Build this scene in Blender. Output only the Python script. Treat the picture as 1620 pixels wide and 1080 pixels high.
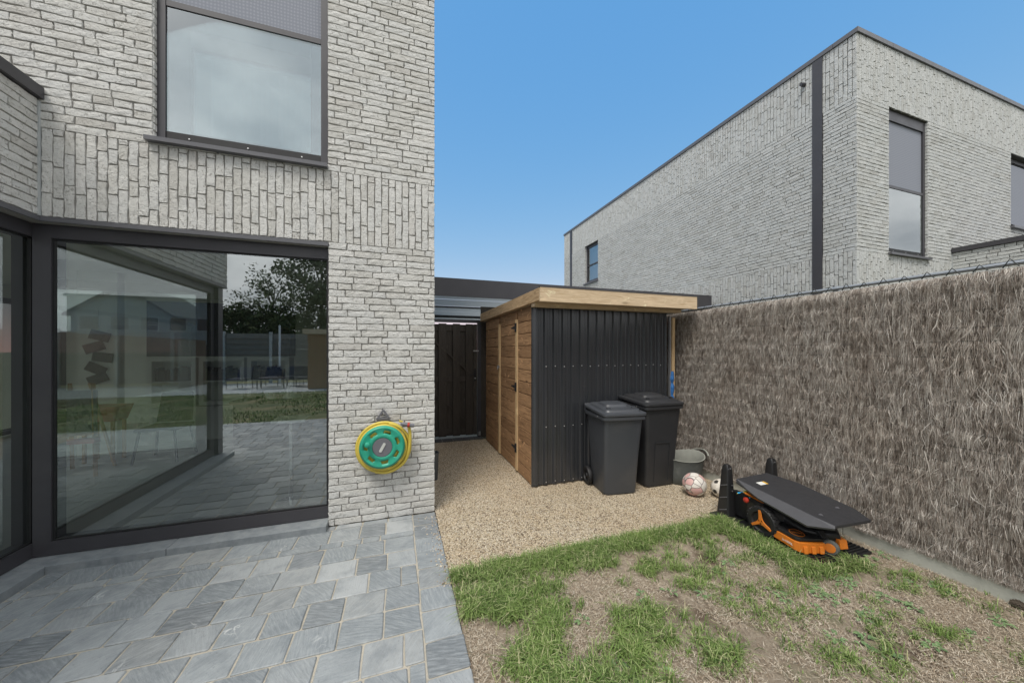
import bpy, bmesh, math, random
import numpy as np
from mathutils import Matrix, Vector, Euler

random.seed(7)
rng = np.random.default_rng(11)
R = math.radians
S = bpy.context.scene
COL = S.collection
for o in list(bpy.data.objects):
    bpy.data.objects.remove(o)

# ------------------------------------------------------------------ camera, sky, sun, exposure
YAW = math.atan2(180.0, 540.0)
CAM_H = 1.5
cam = bpy.data.cameras.new('camera')
cam.lens = 12.0
cam.sensor_width = 36.0
cam.shift_y = 16.0 / 1620.0
cam.clip_start = 0.05
cam.clip_end = 2000.0
camo = bpy.data.objects.new('camera', cam)
camo.location = (0, 0, CAM_H)
camo.rotation_euler = (math.pi / 2, 0, -YAW)
COL.objects.link(camo)
S.camera = camo

SUN_EL = R(60)
SUN_AZ = R(220)          # compass style: 0 = +Y, 90 = +X  (behind the camera, a little to the left)
W = bpy.data.worlds.new('World')
S.world = W
W.use_nodes = True
nt = W.node_tree
nt.nodes.clear()


def wn(t, **k):
    n = nt.nodes.new(t)
    for a, b in k.items():
        setattr(n, a, b)
    return n


wout = wn('ShaderNodeOutputWorld')
wbg = wn('ShaderNodeBackground')
wbg.inputs['Strength'].default_value = 0.15
sky = wn('ShaderNodeTexSky')
sky.sky_type = 'NISHITA'
sky.sun_disc = False
sky.sun_elevation = SUN_EL
sky.sun_rotation = SUN_AZ
sky.air_density = 1.0
sky.dust_density = 0.0
sky.ozone_density = 3.0
# broken cloud drifting in over the garden side of the sky, as the panes show it
wtc = wn('ShaderNodeTexCoord')
wsep = wn('ShaderNodeSeparateXYZ')
nt.links.new(wtc.outputs['Generated'], wsep.inputs[0])
wzz = wn('ShaderNodeMath', operation='ADD'); wzz.inputs[1].default_value = 0.28
nt.links.new(wsep.outputs['Z'], wzz.inputs[0])
wcomb = wn('ShaderNodeCombineXYZ')
for i, ax in enumerate('XY'):
    m = wn('ShaderNodeMath', operation='DIVIDE')
    nt.links.new(wsep.outputs[ax], m.inputs[0]); nt.links.new(wzz.outputs[0], m.inputs[1])
    nt.links.new(m.outputs[0], wcomb.inputs[i])
wno = wn('ShaderNodeTexNoise')
wno.inputs['Scale'].default_value = 1.7
wno.inputs['Detail'].default_value = 7
wno.inputs['Roughness'].default_value = 0.55
nt.links.new(wcomb.outputs[0], wno.inputs['Vector'])
wdir = wn('ShaderNodeMapRange', interpolation_type='SMOOTHSTEP')
wdot = wn('ShaderNodeVectorMath', operation='DOT_PRODUCT')
wdot.inputs[1].default_value = (-0.35, -0.94, 0.0)
nt.links.new(wtc.outputs['Generated'], wdot.inputs[0])
wdir.inputs['From Min'].default_value = -0.40
wdir.inputs['From Max'].default_value = 0.02
nt.links.new(wdot.outputs['Value'], wdir.inputs['Value'])
wcr = wn('ShaderNodeMapRange', interpolation_type='SMOOTHSTEP')
wcr.inputs['From Min'].default_value = 0.08
wcr.inputs['From Max'].default_value = 0.34
nt.links.new(wno.outputs['Fac'], wcr.inputs['Value'])
wmul = wn('ShaderNodeMath', operation='MULTIPLY')
nt.links.new(wdir.outputs[0], wmul.inputs[0]); nt.links.new(wcr.outputs[0], wmul.inputs[1])
wccol = wn('ShaderNodeMix', data_type='RGBA')
wccol.inputs['A'].default_value = (2.6, 2.75, 2.95, 1)
wccol.inputs['B'].default_value = (5.0, 5.05, 5.1, 1)
wcv = wn('ShaderNodeMapRange'); wcv.inputs['From Min'].default_value = 0.35; wcv.inputs['From Max'].default_value = 0.68
nt.links.new(wno.outputs['Fac'], wcv.inputs['Value'])
nt.links.new(wcv.outputs[0], wccol.inputs['Factor'])
wmix = wn('ShaderNodeMix', data_type='RGBA')
nt.links.new(wmul.outputs[0], wmix.inputs['Factor'])
wsc = wn('ShaderNodeSeparateColor')
wcc = wn('ShaderNodeCombineColor')
nt.links.new(sky.outputs['Color'], wsc.inputs[0])
for i, (pw, mul) in enumerate(((1.04, 0.60), (0.471, 1.10), (0.143, 2.18))):     # flatten the sky's gradient per channel
    p_ = wn('ShaderNodeMath', operation='POWER'); p_.inputs[1].default_value = pw
    m_ = wn('ShaderNodeMath', operation='MULTIPLY'); m_.inputs[1].default_value = mul
    nt.links.new(wsc.outputs[i], p_.inputs[0]); nt.links.new(p_.outputs[0], m_.inputs[0]); nt.links.new(m_.outputs[0], wcc.inputs[i])
nt.links.new(wcc.outputs[0], wmix.inputs['A'])
nt.links.new(wccol.outputs['Result'], wmix.inputs['B'])
nt.links.new(wmix.outputs['Result'], wbg.inputs['Color'])
nt.links.new(wbg.outputs[0], wout.inputs[0])

sun = bpy.data.lights.new('sun', 'SUN')
sun.energy = 1.5
sun.angle = R(24)
sun.color = (1.0, 0.95, 0.88)
suno = bpy.data.objects.new('sun', sun)
sd = Vector((math.sin(SUN_AZ) * math.cos(SUN_EL), math.cos(SUN_AZ) * math.cos(SUN_EL), math.sin(SUN_EL)))
suno.rotation_euler = sd.to_track_quat('Z', 'Y').to_euler()
suno.location = sd * 40
COL.objects.link(suno)

S.render.engine = 'CYCLES'
S.render.resolution_x = 1024
S.render.resolution_y = 682
S.view_settings.view_transform = 'Standard'
S.view_settings.look = 'None'
S.view_settings.exposure = 0.95
S.view_settings.gamma = 1.0
S.view_settings.use_curve_mapping = False
S.cycles.transparent_max_bounces = 16
S.cycles.max_bounces = 8
S.cycles.diffuse_bounces = 5
S.cycles.glossy_bounces = 5
S.cycles.use_adaptive_sampling = True

# ------------------------------------------------------------------ geometry constants (metres)
D = 3.28        # garden face of both houses
XC = 0.316      # right corner of the near house
XE = -2.36      # face of the near house's extension
XN = 6.64       # side face of the other house
XF = 3.55       # fence line
sA, cA = math.sin(YAW), math.cos(YAW)


def proj(p):
    f = p[0] * sA + p[1] * cA
    r = p[0] * cA - p[1] * sA
    if f < 0.05:
        return None
    return 810 + 540 * r / f, 556 - 540 * (p[2] - CAM_H) / f, f


# ------------------------------------------------------------------ materials
M = {}


class NM:
    """small node helper for one material"""
    def __init__(s, name):
        s.m = bpy.data.materials.new(name)
        s.m.use_nodes = True
        s.t = s.m.node_tree
        s.b = s.t.nodes['Principled BSDF']
        s.out = s.t.nodes['Material Output']
        s._pos = None

    def n(s, t, ins=None, **k):
        n = s.t.nodes.new(t)
        for a, b in k.items():
            setattr(n, a, b)
        for a, b in (ins or {}).items():
            s.set(n, a, b)
        return n

    def set(s, n, a, b):
        if isinstance(b, bpy.types.NodeSocket):
            s.t.links.new(b, n.inputs[a])
        else:
            i = n.inputs[a]
            if hasattr(i.default_value, '__len__') and len(i.default_value) == 4 and len(b) == 3:
                b = (*b, 1)
            i.default_value = b

    def pos(s, scale=(1, 1, 1)):
        g = s.n('ShaderNodeNewGeometry').outputs['Position']
        if tuple(scale) == (1, 1, 1):
            return g
        return s.n('ShaderNodeVectorMath', {0: g, 1: scale}, operation='MULTIPLY').outputs[0]

    def obj(s, scale=(1, 1, 1), off=False):
        g = s.n('ShaderNodeTexCoord').outputs['Object']
        v = s.n('ShaderNodeVectorMath', {0: g, 1: scale}, operation='MULTIPLY').outputs[0]
        return v

    def rnd(s):
        a = s.n('ShaderNodeObjectInfo').outputs['Random']
        b = s.n('ShaderNodeNewGeometry').outputs['Random Per Island']
        c = s.n('ShaderNodeMath', {0: a, 1: b}, operation='ADD').outputs[0]
        return s.n('ShaderNodeMath', {0: c}, operation='FRACT').outputs[0]

    def math(s, op, a, b=0.0, clamp=False):
        return s.n('ShaderNodeMath', {0: a, 1: b}, operation=op, use_clamp=clamp).outputs[0]

    def noise(s, v, scale, detail=4, rough=0.55, dist=0.0, col=False):
        n = s.n('ShaderNodeTexNoise', {'Vector': v, 'Scale': scale, 'Detail': detail, 'Roughness': rough, 'Distortion': dist})
        return n.outputs['Color' if col else 'Fac']

    def ramp(s, f, stops, interp='LINEAR'):
        n = s.n('ShaderNodeValToRGB', {'Fac': f})
        r = n.color_ramp
        r.interpolation = interp
        while len(r.elements) < len(stops):
            r.elements.new(0.5)
        for e, (p, c) in zip(r.elements, stops):
            e.position = p
            e.color = (*c, 1) if len(c) == 3 else c
        return n.outputs['Color']

    def rng(s, f, a, b, c=0.0, d=1.0, smooth=False):
        return s.n('ShaderNodeMapRange', {'Value': f, 'From Min': a, 'From Max': b, 'To Min': c, 'To Max': d},
                   interpolation_type='SMOOTHSTEP' if smooth else 'LINEAR').outputs[0]

    def mix(s, f, a, b, mode='MIX'):
        n = s.n('ShaderNodeMix', data_type='RGBA', blend_type=mode)
        for nm, v in (('Factor', f), ('A', a), ('B', b)):
            s.set(n, nm, v)
        return n.outputs['Result']

    def bump(s, h, dist, strength=1.0):
        prev = s.b.inputs['Normal'].links
        n = s.n('ShaderNodeBump', {'Height': h, 'Distance': dist, 'Strength': strength})
        if prev:
            s.t.links.new(prev[0].from_socket, n.inputs['Normal'])
        s.t.links.new(n.outputs[0], s.b.inputs['Normal'])

    def fin(s, col=None, rough=None, metal=None, spec=None):
        for a, v in (('Base Color', col), ('Roughness', rough), ('Metallic', metal), ('Specular IOR Level', spec)):
            if v is not None:
                s.set(s.b, a, v)
        return s.m


def simple(name, col, rough=0.5, metal=0.0, var=0.12, scale=6.0, bump=0.0, bscale=60.0, spec=None, dirt=None):
    k = NM(name)
    p = k.pos()
    f = k.noise(p, scale, 5)
    lo = tuple(c * (1 - var) for c in col)
    hi = tuple(min(1, c * (1 + var)) for c in col)
    c = k.mix(f, lo, hi)
    if dirt:
        d = k.rng(k.noise(p, scale * 0.45, 6, 0.65), 0.52, 0.72)
        c = k.mix(k.math('MULTIPLY', d, dirt[1]), c, dirt[0])
    k.fin(c, k.rng(k.noise(p, scale * 2.3, 3), 0.2, 0.8, max(0.02, rough - 0.08), rough + 0.08), metal, spec)
    if bump:
        k.bump(k.noise(p, bscale, 4), bump)
    M[name] = k.m
    return k.m


def pale_brick(key_, tone):
    k = NM('pale_brick')
    p = k.pos()
    r = k.rnd()
    base = k.ramp(r, [(0.0, (0.53, 0.52, 0.485)), (0.35, (0.62, 0.615, 0.585)), (0.7, (0.58, 0.58, 0.56)), (0.9, (0.66, 0.65, 0.62)), (1.0, (0.49, 0.475, 0.44))])
    n1 = k.noise(p, 26, 6, 0.65)
    base = k.mix(k.rng(n1, 0.42, 0.75, 0, 0.4), base, (0.66, 0.65, 0.62))
    n2 = k.noise(p, 38, 4, 0.6, 1.6)
    crease = k.rng(n2, 0.42, 0.37, 0, 1, True)
    base = k.mix(k.math('MULTIPLY', crease, 0.55), base, (0.24, 0.225, 0.20))
    n3 = k.noise(p, 9, 5, 0.6)
    base = k.mix(k.rng(n3, 0.52, 0.74, 0, 0.28), base, (0.30, 0.285, 0.25))
    base = k.mix(1.0, base, tone, 'MULTIPLY')
    k.fin(base, 0.92)
    k.bump(n1, 0.009)
    k.bump(n2, 0.008)
    M[key_] = k.m


def build_materials():
    # hand-formed pale grey brick, plus a copy with dimmer, hazier light painted in
    for key_, tone in (('brick', (1.0, 1.0, 1.0)), ('brick_dimmed', (0.88, 0.905, 0.925))):
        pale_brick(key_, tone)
    simple('mortar', (0.26, 0.25, 0.23), 0.95, var=0.2, scale=30, bump=0.002, bscale=300)
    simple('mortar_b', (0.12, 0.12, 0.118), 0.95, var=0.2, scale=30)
    simple('sealant', (0.42, 0.44, 0.44), 0.6, var=0.1, scale=20)
    simple('aluminium_dark', (0.052, 0.050, 0.056), 0.42, var=0.14, scale=3, dirt=((0.09, 0.088, 0.085), 0.35))
    simple('aluminium_mid', (0.115, 0.115, 0.125), 0.4, var=0.08, scale=4)
    simple('rubber', (0.012, 0.012, 0.013), 0.6)
    simple('chrome', (0.55, 0.56, 0.57), 0.22, 1.0)
    simple('zinc', (0.45, 0.45, 0.45), 0.4, 0.8)
    # glazing
    for nm, refl, tint in (('glass', 0.36, (0.88, 0.96, 0.92)), ('glass_clear_added', 0.04, (0.95, 0.97, 0.96)), ('glass_upper', 0.34, (0.78, 0.86, 0.87))):
        k = NM(nm)
        fr = k.n('ShaderNodeFresnel', {'IOR': 1.5}).outputs[0]
        f = k.math('MULTIPLY_ADD', fr, 0.8)
        f.node.inputs[2].default_value = refl
        f.node.use_clamp = True
        tr = k.n('ShaderNodeBsdfTransparent', {'Color': tint})
        gl = k.n('ShaderNodeBsdfGlossy', {'Color': (0.86, 0.9, 0.9), 'Roughness': 0.0})
        mx = k.n('ShaderNodeMixShader', {0: f, 1: tr.outputs[0], 2: gl.outputs[0]})
        k.t.links.new(mx.outputs[0], k.out.inputs['Surface'])
        M[nm] = k.m
    # woven sun screen
    k = NM('screen_fabric')
    p = k.pos((1, 1, 1))
    w1 = k.n('ShaderNodeTexWave', {'Vector': p, 'Scale': 11.0, 'Distortion': 1.6, 'Detail': 1}, bands_direction='Z').outputs['Fac']
    w2 = k.n('ShaderNodeTexWave', {'Vector': p, 'Scale': 13.0, 'Distortion': 1.6, 'Detail': 1}, bands_direction='X').outputs['Fac']
    w = k.math('MULTIPLY', w1, w2)
    k.fin(k.mix(w, (0.215, 0.23, 0.27), (0.30, 0.32, 0.37)), 0.8)
    M['screen'] = k.m
    simple('curtain', (0.62, 0.66, 0.67), 0.9, var=0.05, scale=2)
    simple('white_paint', (0.74, 0.75, 0.72), 0.7, var=0.04)
    simple('interior_wall', (0.78, 0.80, 0.74), 0.85, var=0.05)
    simple('interior_floor', (0.38, 0.385, 0.37), 0.35, var=0.15, scale=2)
    simple('roofing', (0.06, 0.06, 0.062), 0.8, bump=0.002)
    # bluestone flags
    k = NM('bluestone')
    p = k.pos()
    r = k.rnd()
    base = k.ramp(r, [(0.0, (0.15, 0.163, 0.17)), (0.2, (0.235, 0.257, 0.268)), (0.45, (0.305, 0.326, 0.333)), (0.62, (0.19, 0.21, 0.22)), (0.8, (0.38, 0.395, 0.395)), (0.92, (0.275, 0.285, 0.28)), (1.0, (0.18, 0.195, 0.205))])
    sh = k.n('ShaderNodeVectorMath', {0: p, 1: k.n('ShaderNodeCombineXYZ', {0: k.math('MULTIPLY', r, 37.0), 1: k.math('MULTIPLY', r, 91.0)}).outputs[0]}, operation='ADD').outputs[0]
    rot = k.n('ShaderNodeVectorRotate', {'Vector': sh, 'Angle': k.math('MULTIPLY', r, 6.0)}, rotation_type='Z_AXIS').outputs[0]
    st = k.n('ShaderNodeVectorMath', {0: rot, 1: (7, 48, 7)}, operation='MULTIPLY').outputs[0]
    n1 = k.noise(st, 1.6, 6, 0.65)
    base = k.mix(k.rng(n1, 0.42, 0.68, 0.0, 0.6), base, (0.385, 0.407, 0.415))
    n0 = k.noise(sh, 7, 6, 0.6)
    base = k.mix(k.rng(n0, 0.46, 0.7, 0, 0.5), base, (0.13, 0.15, 0.165))
    pit = k.noise(sh, 70, 3, 0.6)
    base = k.mix(k.rng(pit, 0.62, 0.72, 0, 0.45), base, (0.10, 0.11, 0.12))
    v = k.noise(rot, 4.2, 4, 0.5, 1.8)
    vein = k.math('ABSOLUTE', k.math('SUBTRACT', v, 0.5))
    vm = k.math('MULTIPLY', k.rng(vein, 0.014, 0.002, 0, 1, True), k.rng(k.noise(sh, 2.3, 2), 0.60, 0.68, 0, 1))
    base = k.mix(k.math('MULTIPLY', vm, 0.8), base, (0.55, 0.56, 0.55))
    k.fin(base, k.rng(n0, 0.3, 0.7, 0.5, 0.68))
    k.bump(n1, 0.004)
    k.bump(pit, 0.0015)
    M['bluestone'] = k.m
    simple('joint_sand', (0.45, 0.41, 0.335), 0.95, var=0.22, scale=40, bump=0.003, bscale=350, dirt=((0.24, 0.235, 0.19), 0.6))
    k = NM('sill_stone')
    p = k.pos()
    n0 = k.noise(p, 12, 6, 0.65)
    k.fin(k.ramp(n0, [(0.3, (0.17, 0.19, 0.205)), (0.6, (0.26, 0.28, 0.29)), (0.8, (0.20, 0.21, 0.20))]), 0.6)
    k.bump(k.noise(p, 150, 4), 0.001)
    M['sill_stone'] = k.m
    # bound pebbles
    k = NM('pebbles')
    p = k.pos()
    wob = k.n('ShaderNodeVectorMath', {0: p, 1: k.n('ShaderNodeVectorMath', {0: k.noise(p, 90, 2, col=True), 1: (0.006, 0.006, 0.006)}, operation='MULTIPLY').outputs[0]}, operation='ADD').outputs[0]
    vo = k.n('ShaderNodeTexVoronoi', {'Vector': wob, 'Scale': 98.0, 'Randomness': 1.0}, feature='F1')
    ve = k.n('ShaderNodeTexVoronoi', {'Vector': wob, 'Scale': 98.0, 'Randomness': 1.0}, feature='DISTANCE_TO_EDGE')
    cs = k.n('ShaderNodeSeparateColor', {0: vo.outputs['Color']})
    stone = k.ramp(cs.outputs[0], [(0.0, (0.44, 0.34, 0.22)), (0.2, (0.64, 0.54, 0.39)), (0.45, (0.78, 0.68, 0.54)), (0.7, (0.70, 0.585, 0.42)), (0.88, (0.86, 0.79, 0.67)), (1.0, (0.42, 0.35, 0.27))])
    gap = k.rng(ve.outputs['Distance'], 0.02, 0.11, 0, 1)
    hole = k.rng(cs.outputs[1], 0.13, 0.14, 0, 1)
    gap = k.math('MULTIPLY', gap, k.math('MAXIMUM', hole, 0.12))
    c = k.mix(gap, (0.15, 0.11, 0.075), stone)
    c = k.mix(k.rng(k.noise(p, 2.2, 5, 0.6), 0.42, 0.7, 0, 0.25), c, (0.75, 0.58, 0.38), 'MULTIPLY')
    c = k.mix(1.0, c, (0.99, 0.98, 0.93), 'MULTIPLY')
    k.fin(c, 0.75)
    hgt = k.math('MULTIPLY', k.math('MINIMUM', ve.outputs['Distance'], 0.3), k.rng(cs.outputs[2], 0, 1, 0.5, 1.4))
    k.bump(hgt, 0.014)
    M['pebbles'] = k.m
    # tired lawn soil with dead thatch
    k = NM('dry_lawn')
    p = k.pos()
    n0 = k.noise(p, 3.4, 6, 0.62)
    n1 = k.noise(p, 55, 6, 0.75)
    st = k.n('ShaderNodeVectorRotate', {'Vector': p, 'Angle': k.math('MULTIPLY', k.noise(p, 9, 2), 14.0)}, rotation_type='Z_AXIS').outputs[0]
    n2 = k.noise(k.n('ShaderNodeVectorMath', {0: st, 1: (160, 900, 1)}, operation='MULTIPLY').outputs[0], 1.0, 2)
    c = k.ramp(n1, [(0.25, (0.17, 0.12, 0.08)), (0.45, (0.31, 0.245, 0.175)), (0.62, (0.40, 0.33, 0.245)), (0.8, (0.49, 0.42, 0.33))])
    c = k.mix(k.rng(n2, 0.45, 0.65, 0, 0.5), c, (0.50, 0.43, 0.33))
    c = k.mix(k.rng(n0, 0.54, 0.66, 0, 0.8), c, (0.125, 0.083, 0.052))
    c = k.mix(k.rng(k.noise(p, 5.1, 4), 0.56, 0.68, 0, 0.4), c, (0.12, 0.15, 0.055))
    k.fin(c, 0.95)
    k.bump(n1, 0.012)
    k.bump(n2, 0.003)
    M['dry_lawn'] = k.m
    k = NM('far_lawn')
    p = k.pos()
    k.fin(k.ramp(k.noise(p, 1.6, 6, 0.65), [(0.3, (0.045, 0.065, 0.022)), (0.5, (0.085, 0.10, 0.038)), (0.68, (0.19, 0.155, 0.085))]), 0.95)
    M['far_lawn'] = k.m
    k = NM('ground_soil')
    p = k.pos()
    n0 = k.noise(p, 0.6, 8, 0.6)
    k.fin(k.ramp(n0, [(0.3, (0.07, 0.085, 0.03)), (0.55, (0.12, 0.12, 0.055)), (0.75, (0.2, 0.165, 0.1))]), 0.95)
    M['ground'] = k.m
    # grass and straw
    for nm, stops in (('grass', [(0.0, (0.06, 0.105, 0.027)), (0.38, (0.125, 0.195, 0.05)), (0.68, (0.20, 0.285, 0.085)), (0.86, (0.32, 0.37, 0.16)), (1.0, (0.50, 0.45, 0.28))]),
                      ('straw', [(0.0, (0.18, 0.125, 0.08)), (0.35, (0.40, 0.32, 0.23)), (0.75, (0.56, 0.48, 0.37)), (1.0, (0.70, 0.63, 0.51))]),
                      ('heather', [(0.0, (0.13, 0.103, 0.083)), (0.35, (0.32, 0.275, 0.238)), (0.62, (0.47, 0.42, 0.372)), (0.85, (0.61, 0.57, 0.515)), (0.96, (0.68, 0.65, 0.60)), (1.0, (0.76, 0.72, 0.65))]),
                      ('weed', [(0.0, (0.10, 0.17, 0.07)), (1.0, (0.20, 0.29, 0.13))]),
                      ('tree_leaf', [(0.0, (0.03, 0.05, 0.014)), (0.5, (0.065, 0.095, 0.028)), (1.0, (0.12, 0.14, 0.05))])):
        k = NM(nm)
        c = k.ramp(k.rnd(), stops)
        if nm == 'heather':
            p = k.pos()
            c = k.mix(k.rng(k.noise(p, 2.2, 4), 0.4, 0.7, 0, 0.4), c, (0.76, 0.68, 0.60), 'MULTIPLY')
            cl = k.noise(k.pos((1, 38, 14)), 1.0, 3, 0.6)
            c = k.mix(k.rng(cl, 0.48, 0.36, 0, 0.62), c, (0.30, 0.26, 0.22), 'MULTIPLY')
            c = k.mix(k.rng(cl, 0.56, 0.70, 0, 0.45), c, (0.62, 0.57, 0.50))
        if nm == 'grass':
            c = k.mix(k.rng(k.noise(k.pos(), 3, 3), 0.4, 0.7, 0, 0.4), c, (0.20, 0.29, 0.07))
        k.fin(c, 0.65 if nm in ('grass', 'weed') else 0.85, spec=0.25)
        if nm in ('grass', 'weed', 'tree_leaf'):
            k.set(k.b, 'Subsurface Weight', 0.0)
        M[nm] = k.m
    simple('heather_back', (0.12, 0.09, 0.072), 0.95, var=0.4, scale=30)
    simple('concrete', (0.46, 0.47, 0.43), 0.9, var=0.14, scale=9, bump=0.002, bscale=120, dirt=((0.20, 0.21, 0.17), 0.7))
    simple('kerb', (0.44, 0.45, 0.40), 0.9, var=0.12, scale=14, bump=0.002, bscale=120, dirt=((0.25, 0.26, 0.21), 0.6))
    simple('galvanised', (0.33, 0.35, 0.37), 0.5, 0.4)
    simple('wire_dark', (0.025, 0.03, 0.028), 0.5)
    # timbers
    for nm, base, dark, ax, knot in (('plank_brown', (0.37, 0.22, 0.115), (0.13, 0.068, 0.032), 1, 0.85), ('pine_x', (0.60, 0.47, 0.315), (0.44, 0.31, 0.18), 0, 0.55),
                                     ('pine_y', (0.46, 0.325, 0.19), (0.29, 0.18, 0.09), 1, 0.5), ('batten_wood', (0.54, 0.39, 0.22), (0.38, 0.25, 0.125), 2, 0.3),
                                     ('gate_wood', (0.070, 0.060, 0.050), (0.040, 0.034, 0.028), 2, 0.1), ('fence_board', (0.20, 0.185, 0.15), (0.12, 0.11, 0.085), 0, 0.1),
                                     ('hut_wood', (0.30, 0.155, 0.065), (0.18, 0.09, 0.035), 2, 0.1), ('easel_wood', (0.50, 0.30, 0.13), (0.36, 0.2, 0.08), 2, 0.1)):
        k = NM(nm)
        p = k.pos()
        r = k.rnd()
        off = k.n('ShaderNodeCombineXYZ', {0: k.math('MULTIPLY', r, 53.0), 1: k.math('MULTIPLY', r, 31.0), 2: k.math('MULTIPLY', r, 17.0)}).outputs[0]
        q = k.n('ShaderNodeVectorMath', {0: p, 1: off}, operation='ADD').outputs[0]
        sc = [26, 26, 26]
        sc[ax] = 2.2
        g = k.noise(k.n('ShaderNodeVectorMath', {0: q, 1: tuple(sc)}, operation='MULTIPLY').outputs[0], 1.5, 6, 0.65, 1.4)
        c = k.ramp(g, [(0.28, dark), (0.5, base), (0.72, tuple(min(1, x * 1.35) for x in base))])
        c = k.mix(k.rng(r, 0, 1, 0, 0.45), c, dark)
        sc2 = [5, 5, 5]
        sc2[ax] = 3.0
        kn = k.noise(k.n('ShaderNodeVectorMath', {0: q, 1: tuple(sc2)}, operation='MULTIPLY').outputs[0], 1.7, 5, 0.6, 1.5)
        c = k.mix(k.rng(kn, 0.62, 0.70, 0, knot), c, tuple(min(1, x * 2.1) for x in base))
        vk = k.n('ShaderNodeTexVoronoi', {'Vector': k.n('ShaderNodeVectorMath', {0: q, 1: tuple(2.2 if i == ax else 7 for i in range(3))}, operation='MULTIPLY').outputs[0], 'Scale': 1.0}).outputs['Distance']
        c = k.mix(k.rng(vk, 0.12, 0.05, 0, knot), c, tuple(x * 0.5 for x in dark))
        if nm == 'gate_wood':
            sm = k.noise(k.n('ShaderNodeVectorMath', {0: q, 1: (30, 30, 2.5)}, operation='MULTIPLY').outputs[0], 1.0, 5, 0.6, 1)
            c = k.mix(k.rng(sm, 0.68, 0.76, 0, 0.5), c, (0.30, 0.28, 0.24))
        k.fin(c, 0.7, spec=0.3)
        k.bump(g, 0.0025)
        M[nm] = k.m
    # coated sheet, faintly chalky
    k = NM('sheet_metal')
    p = k.pos()
    n0 = k.noise(k.pos((14, 14, 1.2)), 1.0, 5)
    c = k.mix(k.rng(n0, 0.4, 0.75), (0.026, 0.028, 0.032), (0.034, 0.036, 0.041))
    c = k.mix(k.rng(k.noise(p, 4, 6, 0.7), 0.62, 0.8, 0, 0.3), c, (0.09, 0.09, 0.09))
    k.fin(c, 0.27, 0.0, 0.8)
    M['sheet'] = k.m
    k = NM('opal_sheet')
    df = k.n('ShaderNodeBsdfDiffuse', {'Color': (0.62, 0.64, 0.63)})
    tl = k.n('ShaderNodeBsdfTranslucent', {'Color': (0.34, 0.36, 0.36)})
    mx = k.n('ShaderNodeMixShader', {0: 0.55, 1: df.outputs[0], 2: tl.outputs[0]})
    k.t.links.new(mx.outputs[0], k.out.inputs['Surface'])
    M['deck_metal'] = k.m
    simple('bin_plastic_grey', (0.052, 0.057, 0.066), 0.42, var=0.1, scale=5, bump=0.0008, bscale=400, dirt=((0.10, 0.10, 0.10), 0.35))
    simple('bin_plastic_black', (0.026, 0.027, 0.030), 0.45, var=0.12, scale=5, bump=0.0008, bscale=400, dirt=((0.075, 0.073, 0.07), 0.35))
    simple('black_plastic', (0.016, 0.016, 0.017), 0.4, var=0.1, bump=0.0005, bscale=500)
    simple('lid_plastic', (0.030, 0.030, 0.033), 0.55, var=0.14, scale=9, bump=0.001, bscale=420)
    simple('lid_plastic_edge', (0.075, 0.075, 0.08), 0.55, var=0.1, scale=9)
    simple('orange_plastic', (0.62, 0.18, 0.02), 0.42, var=0.12, scale=20, dirt=((0.38, 0.17, 0.06), 0.5))
    simple('red_plastic', (0.42, 0.035, 0.02), 0.4)
    simple('hose_yellow', (0.60, 0.47, 0.075), 0.45, var=0.1, scale=12)
    simple('reel_green', (0.022, 0.33, 0.215), 0.45, var=0.14, scale=9, dirt=((0.10, 0.30, 0.22), 0.5))
    simple('reel_grey', (0.14, 0.14, 0.155), 0.5, var=0.08)
    simple('light_grey_plastic', (0.50, 0.51, 0.48), 0.5)
    simple('tub_rubber', (0.082, 0.088, 0.082), 0.8, var=0.25, scale=14, bump=0.002, bscale=90, dirt=((0.17, 0.175, 0.16), 0.6))
    simple('tub_rubber_inside', (0.29, 0.295, 0.26), 0.9, var=0.2, scale=16)
    k = NM('ball_white')
    p = k.pos()
    k.fin(k.mix(k.rng(k.noise(p, 30, 5), 0.4, 0.7, 0, 0.5), (0.66, 0.62, 0.55), (0.40, 0.33, 0.24)), 0.6)
    M['ball_white'] = k.m
    k = NM('ball_pink')
    p = k.obj()
    vo = k.n('ShaderNodeTexVoronoi', {'Vector': p, 'Scale': 13.0}, feature='DISTANCE_TO_EDGE').outputs['Distance']
    cc = k.n('ShaderNodeTexVoronoi', {'Vector': p, 'Scale': 13.0}).outputs['Color']
    sep = k.n('ShaderNodeSeparateColor', {0: cc}).outputs[0]
    c = k.mix(k.rng(sep, 0.55, 0.6), (0.68, 0.65, 0.60), (0.60, 0.36, 0.34))
    c = k.mix(k.rng(vo, 0.05, 0.02), c, (0.13, 0.10, 0.10))
    c = k.mix(k.rng(k.noise(p, 40, 5), 0.45, 0.7, 0, 0.5), c, (0.55, 0.48, 0.38))
    k.fin(c, 0.6)
    M['ball_pink'] = k.m
    simple('ball_patch', (0.03, 0.028, 0.024), 0.6)
    simple('label_white', (0.72, 0.72, 0.68), 0.5)
    simple('label_yellow', (0.72, 0.42, 0.05), 0.5)
    k = NM('film_print')
    p = k.pos()
    vo = k.n('ShaderNodeTexVoronoi', {'Vector': p, 'Scale': 45.0}).outputs['Color']
    k.fin(k.ramp(k.n('ShaderNodeSeparateColor', {0: vo}).outputs[0], [(0.0, (0.02, 0.24, 0.55)), (0.45, (0.03, 0.33, 0.62)), (0.6, (0.6, 0.62, 0.6)), (0.75, (0.62, 0.55, 0.05)), (1.0, (0.35, 0.5, 0.1))], 'CONSTANT'), 0.35)
    M['film_print'] = k.m
    simple('blue_plastic', (0.03, 0.14, 0.38), 0.45, var=0.5, scale=40)
    simple('paver_dark', (0.06, 0.06, 0.058), 0.85, var=0.2, scale=20, bump=0.002)
    simple('pot_grey', (0.075, 0.085, 0.09), 0.55, var=0.1)
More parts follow.
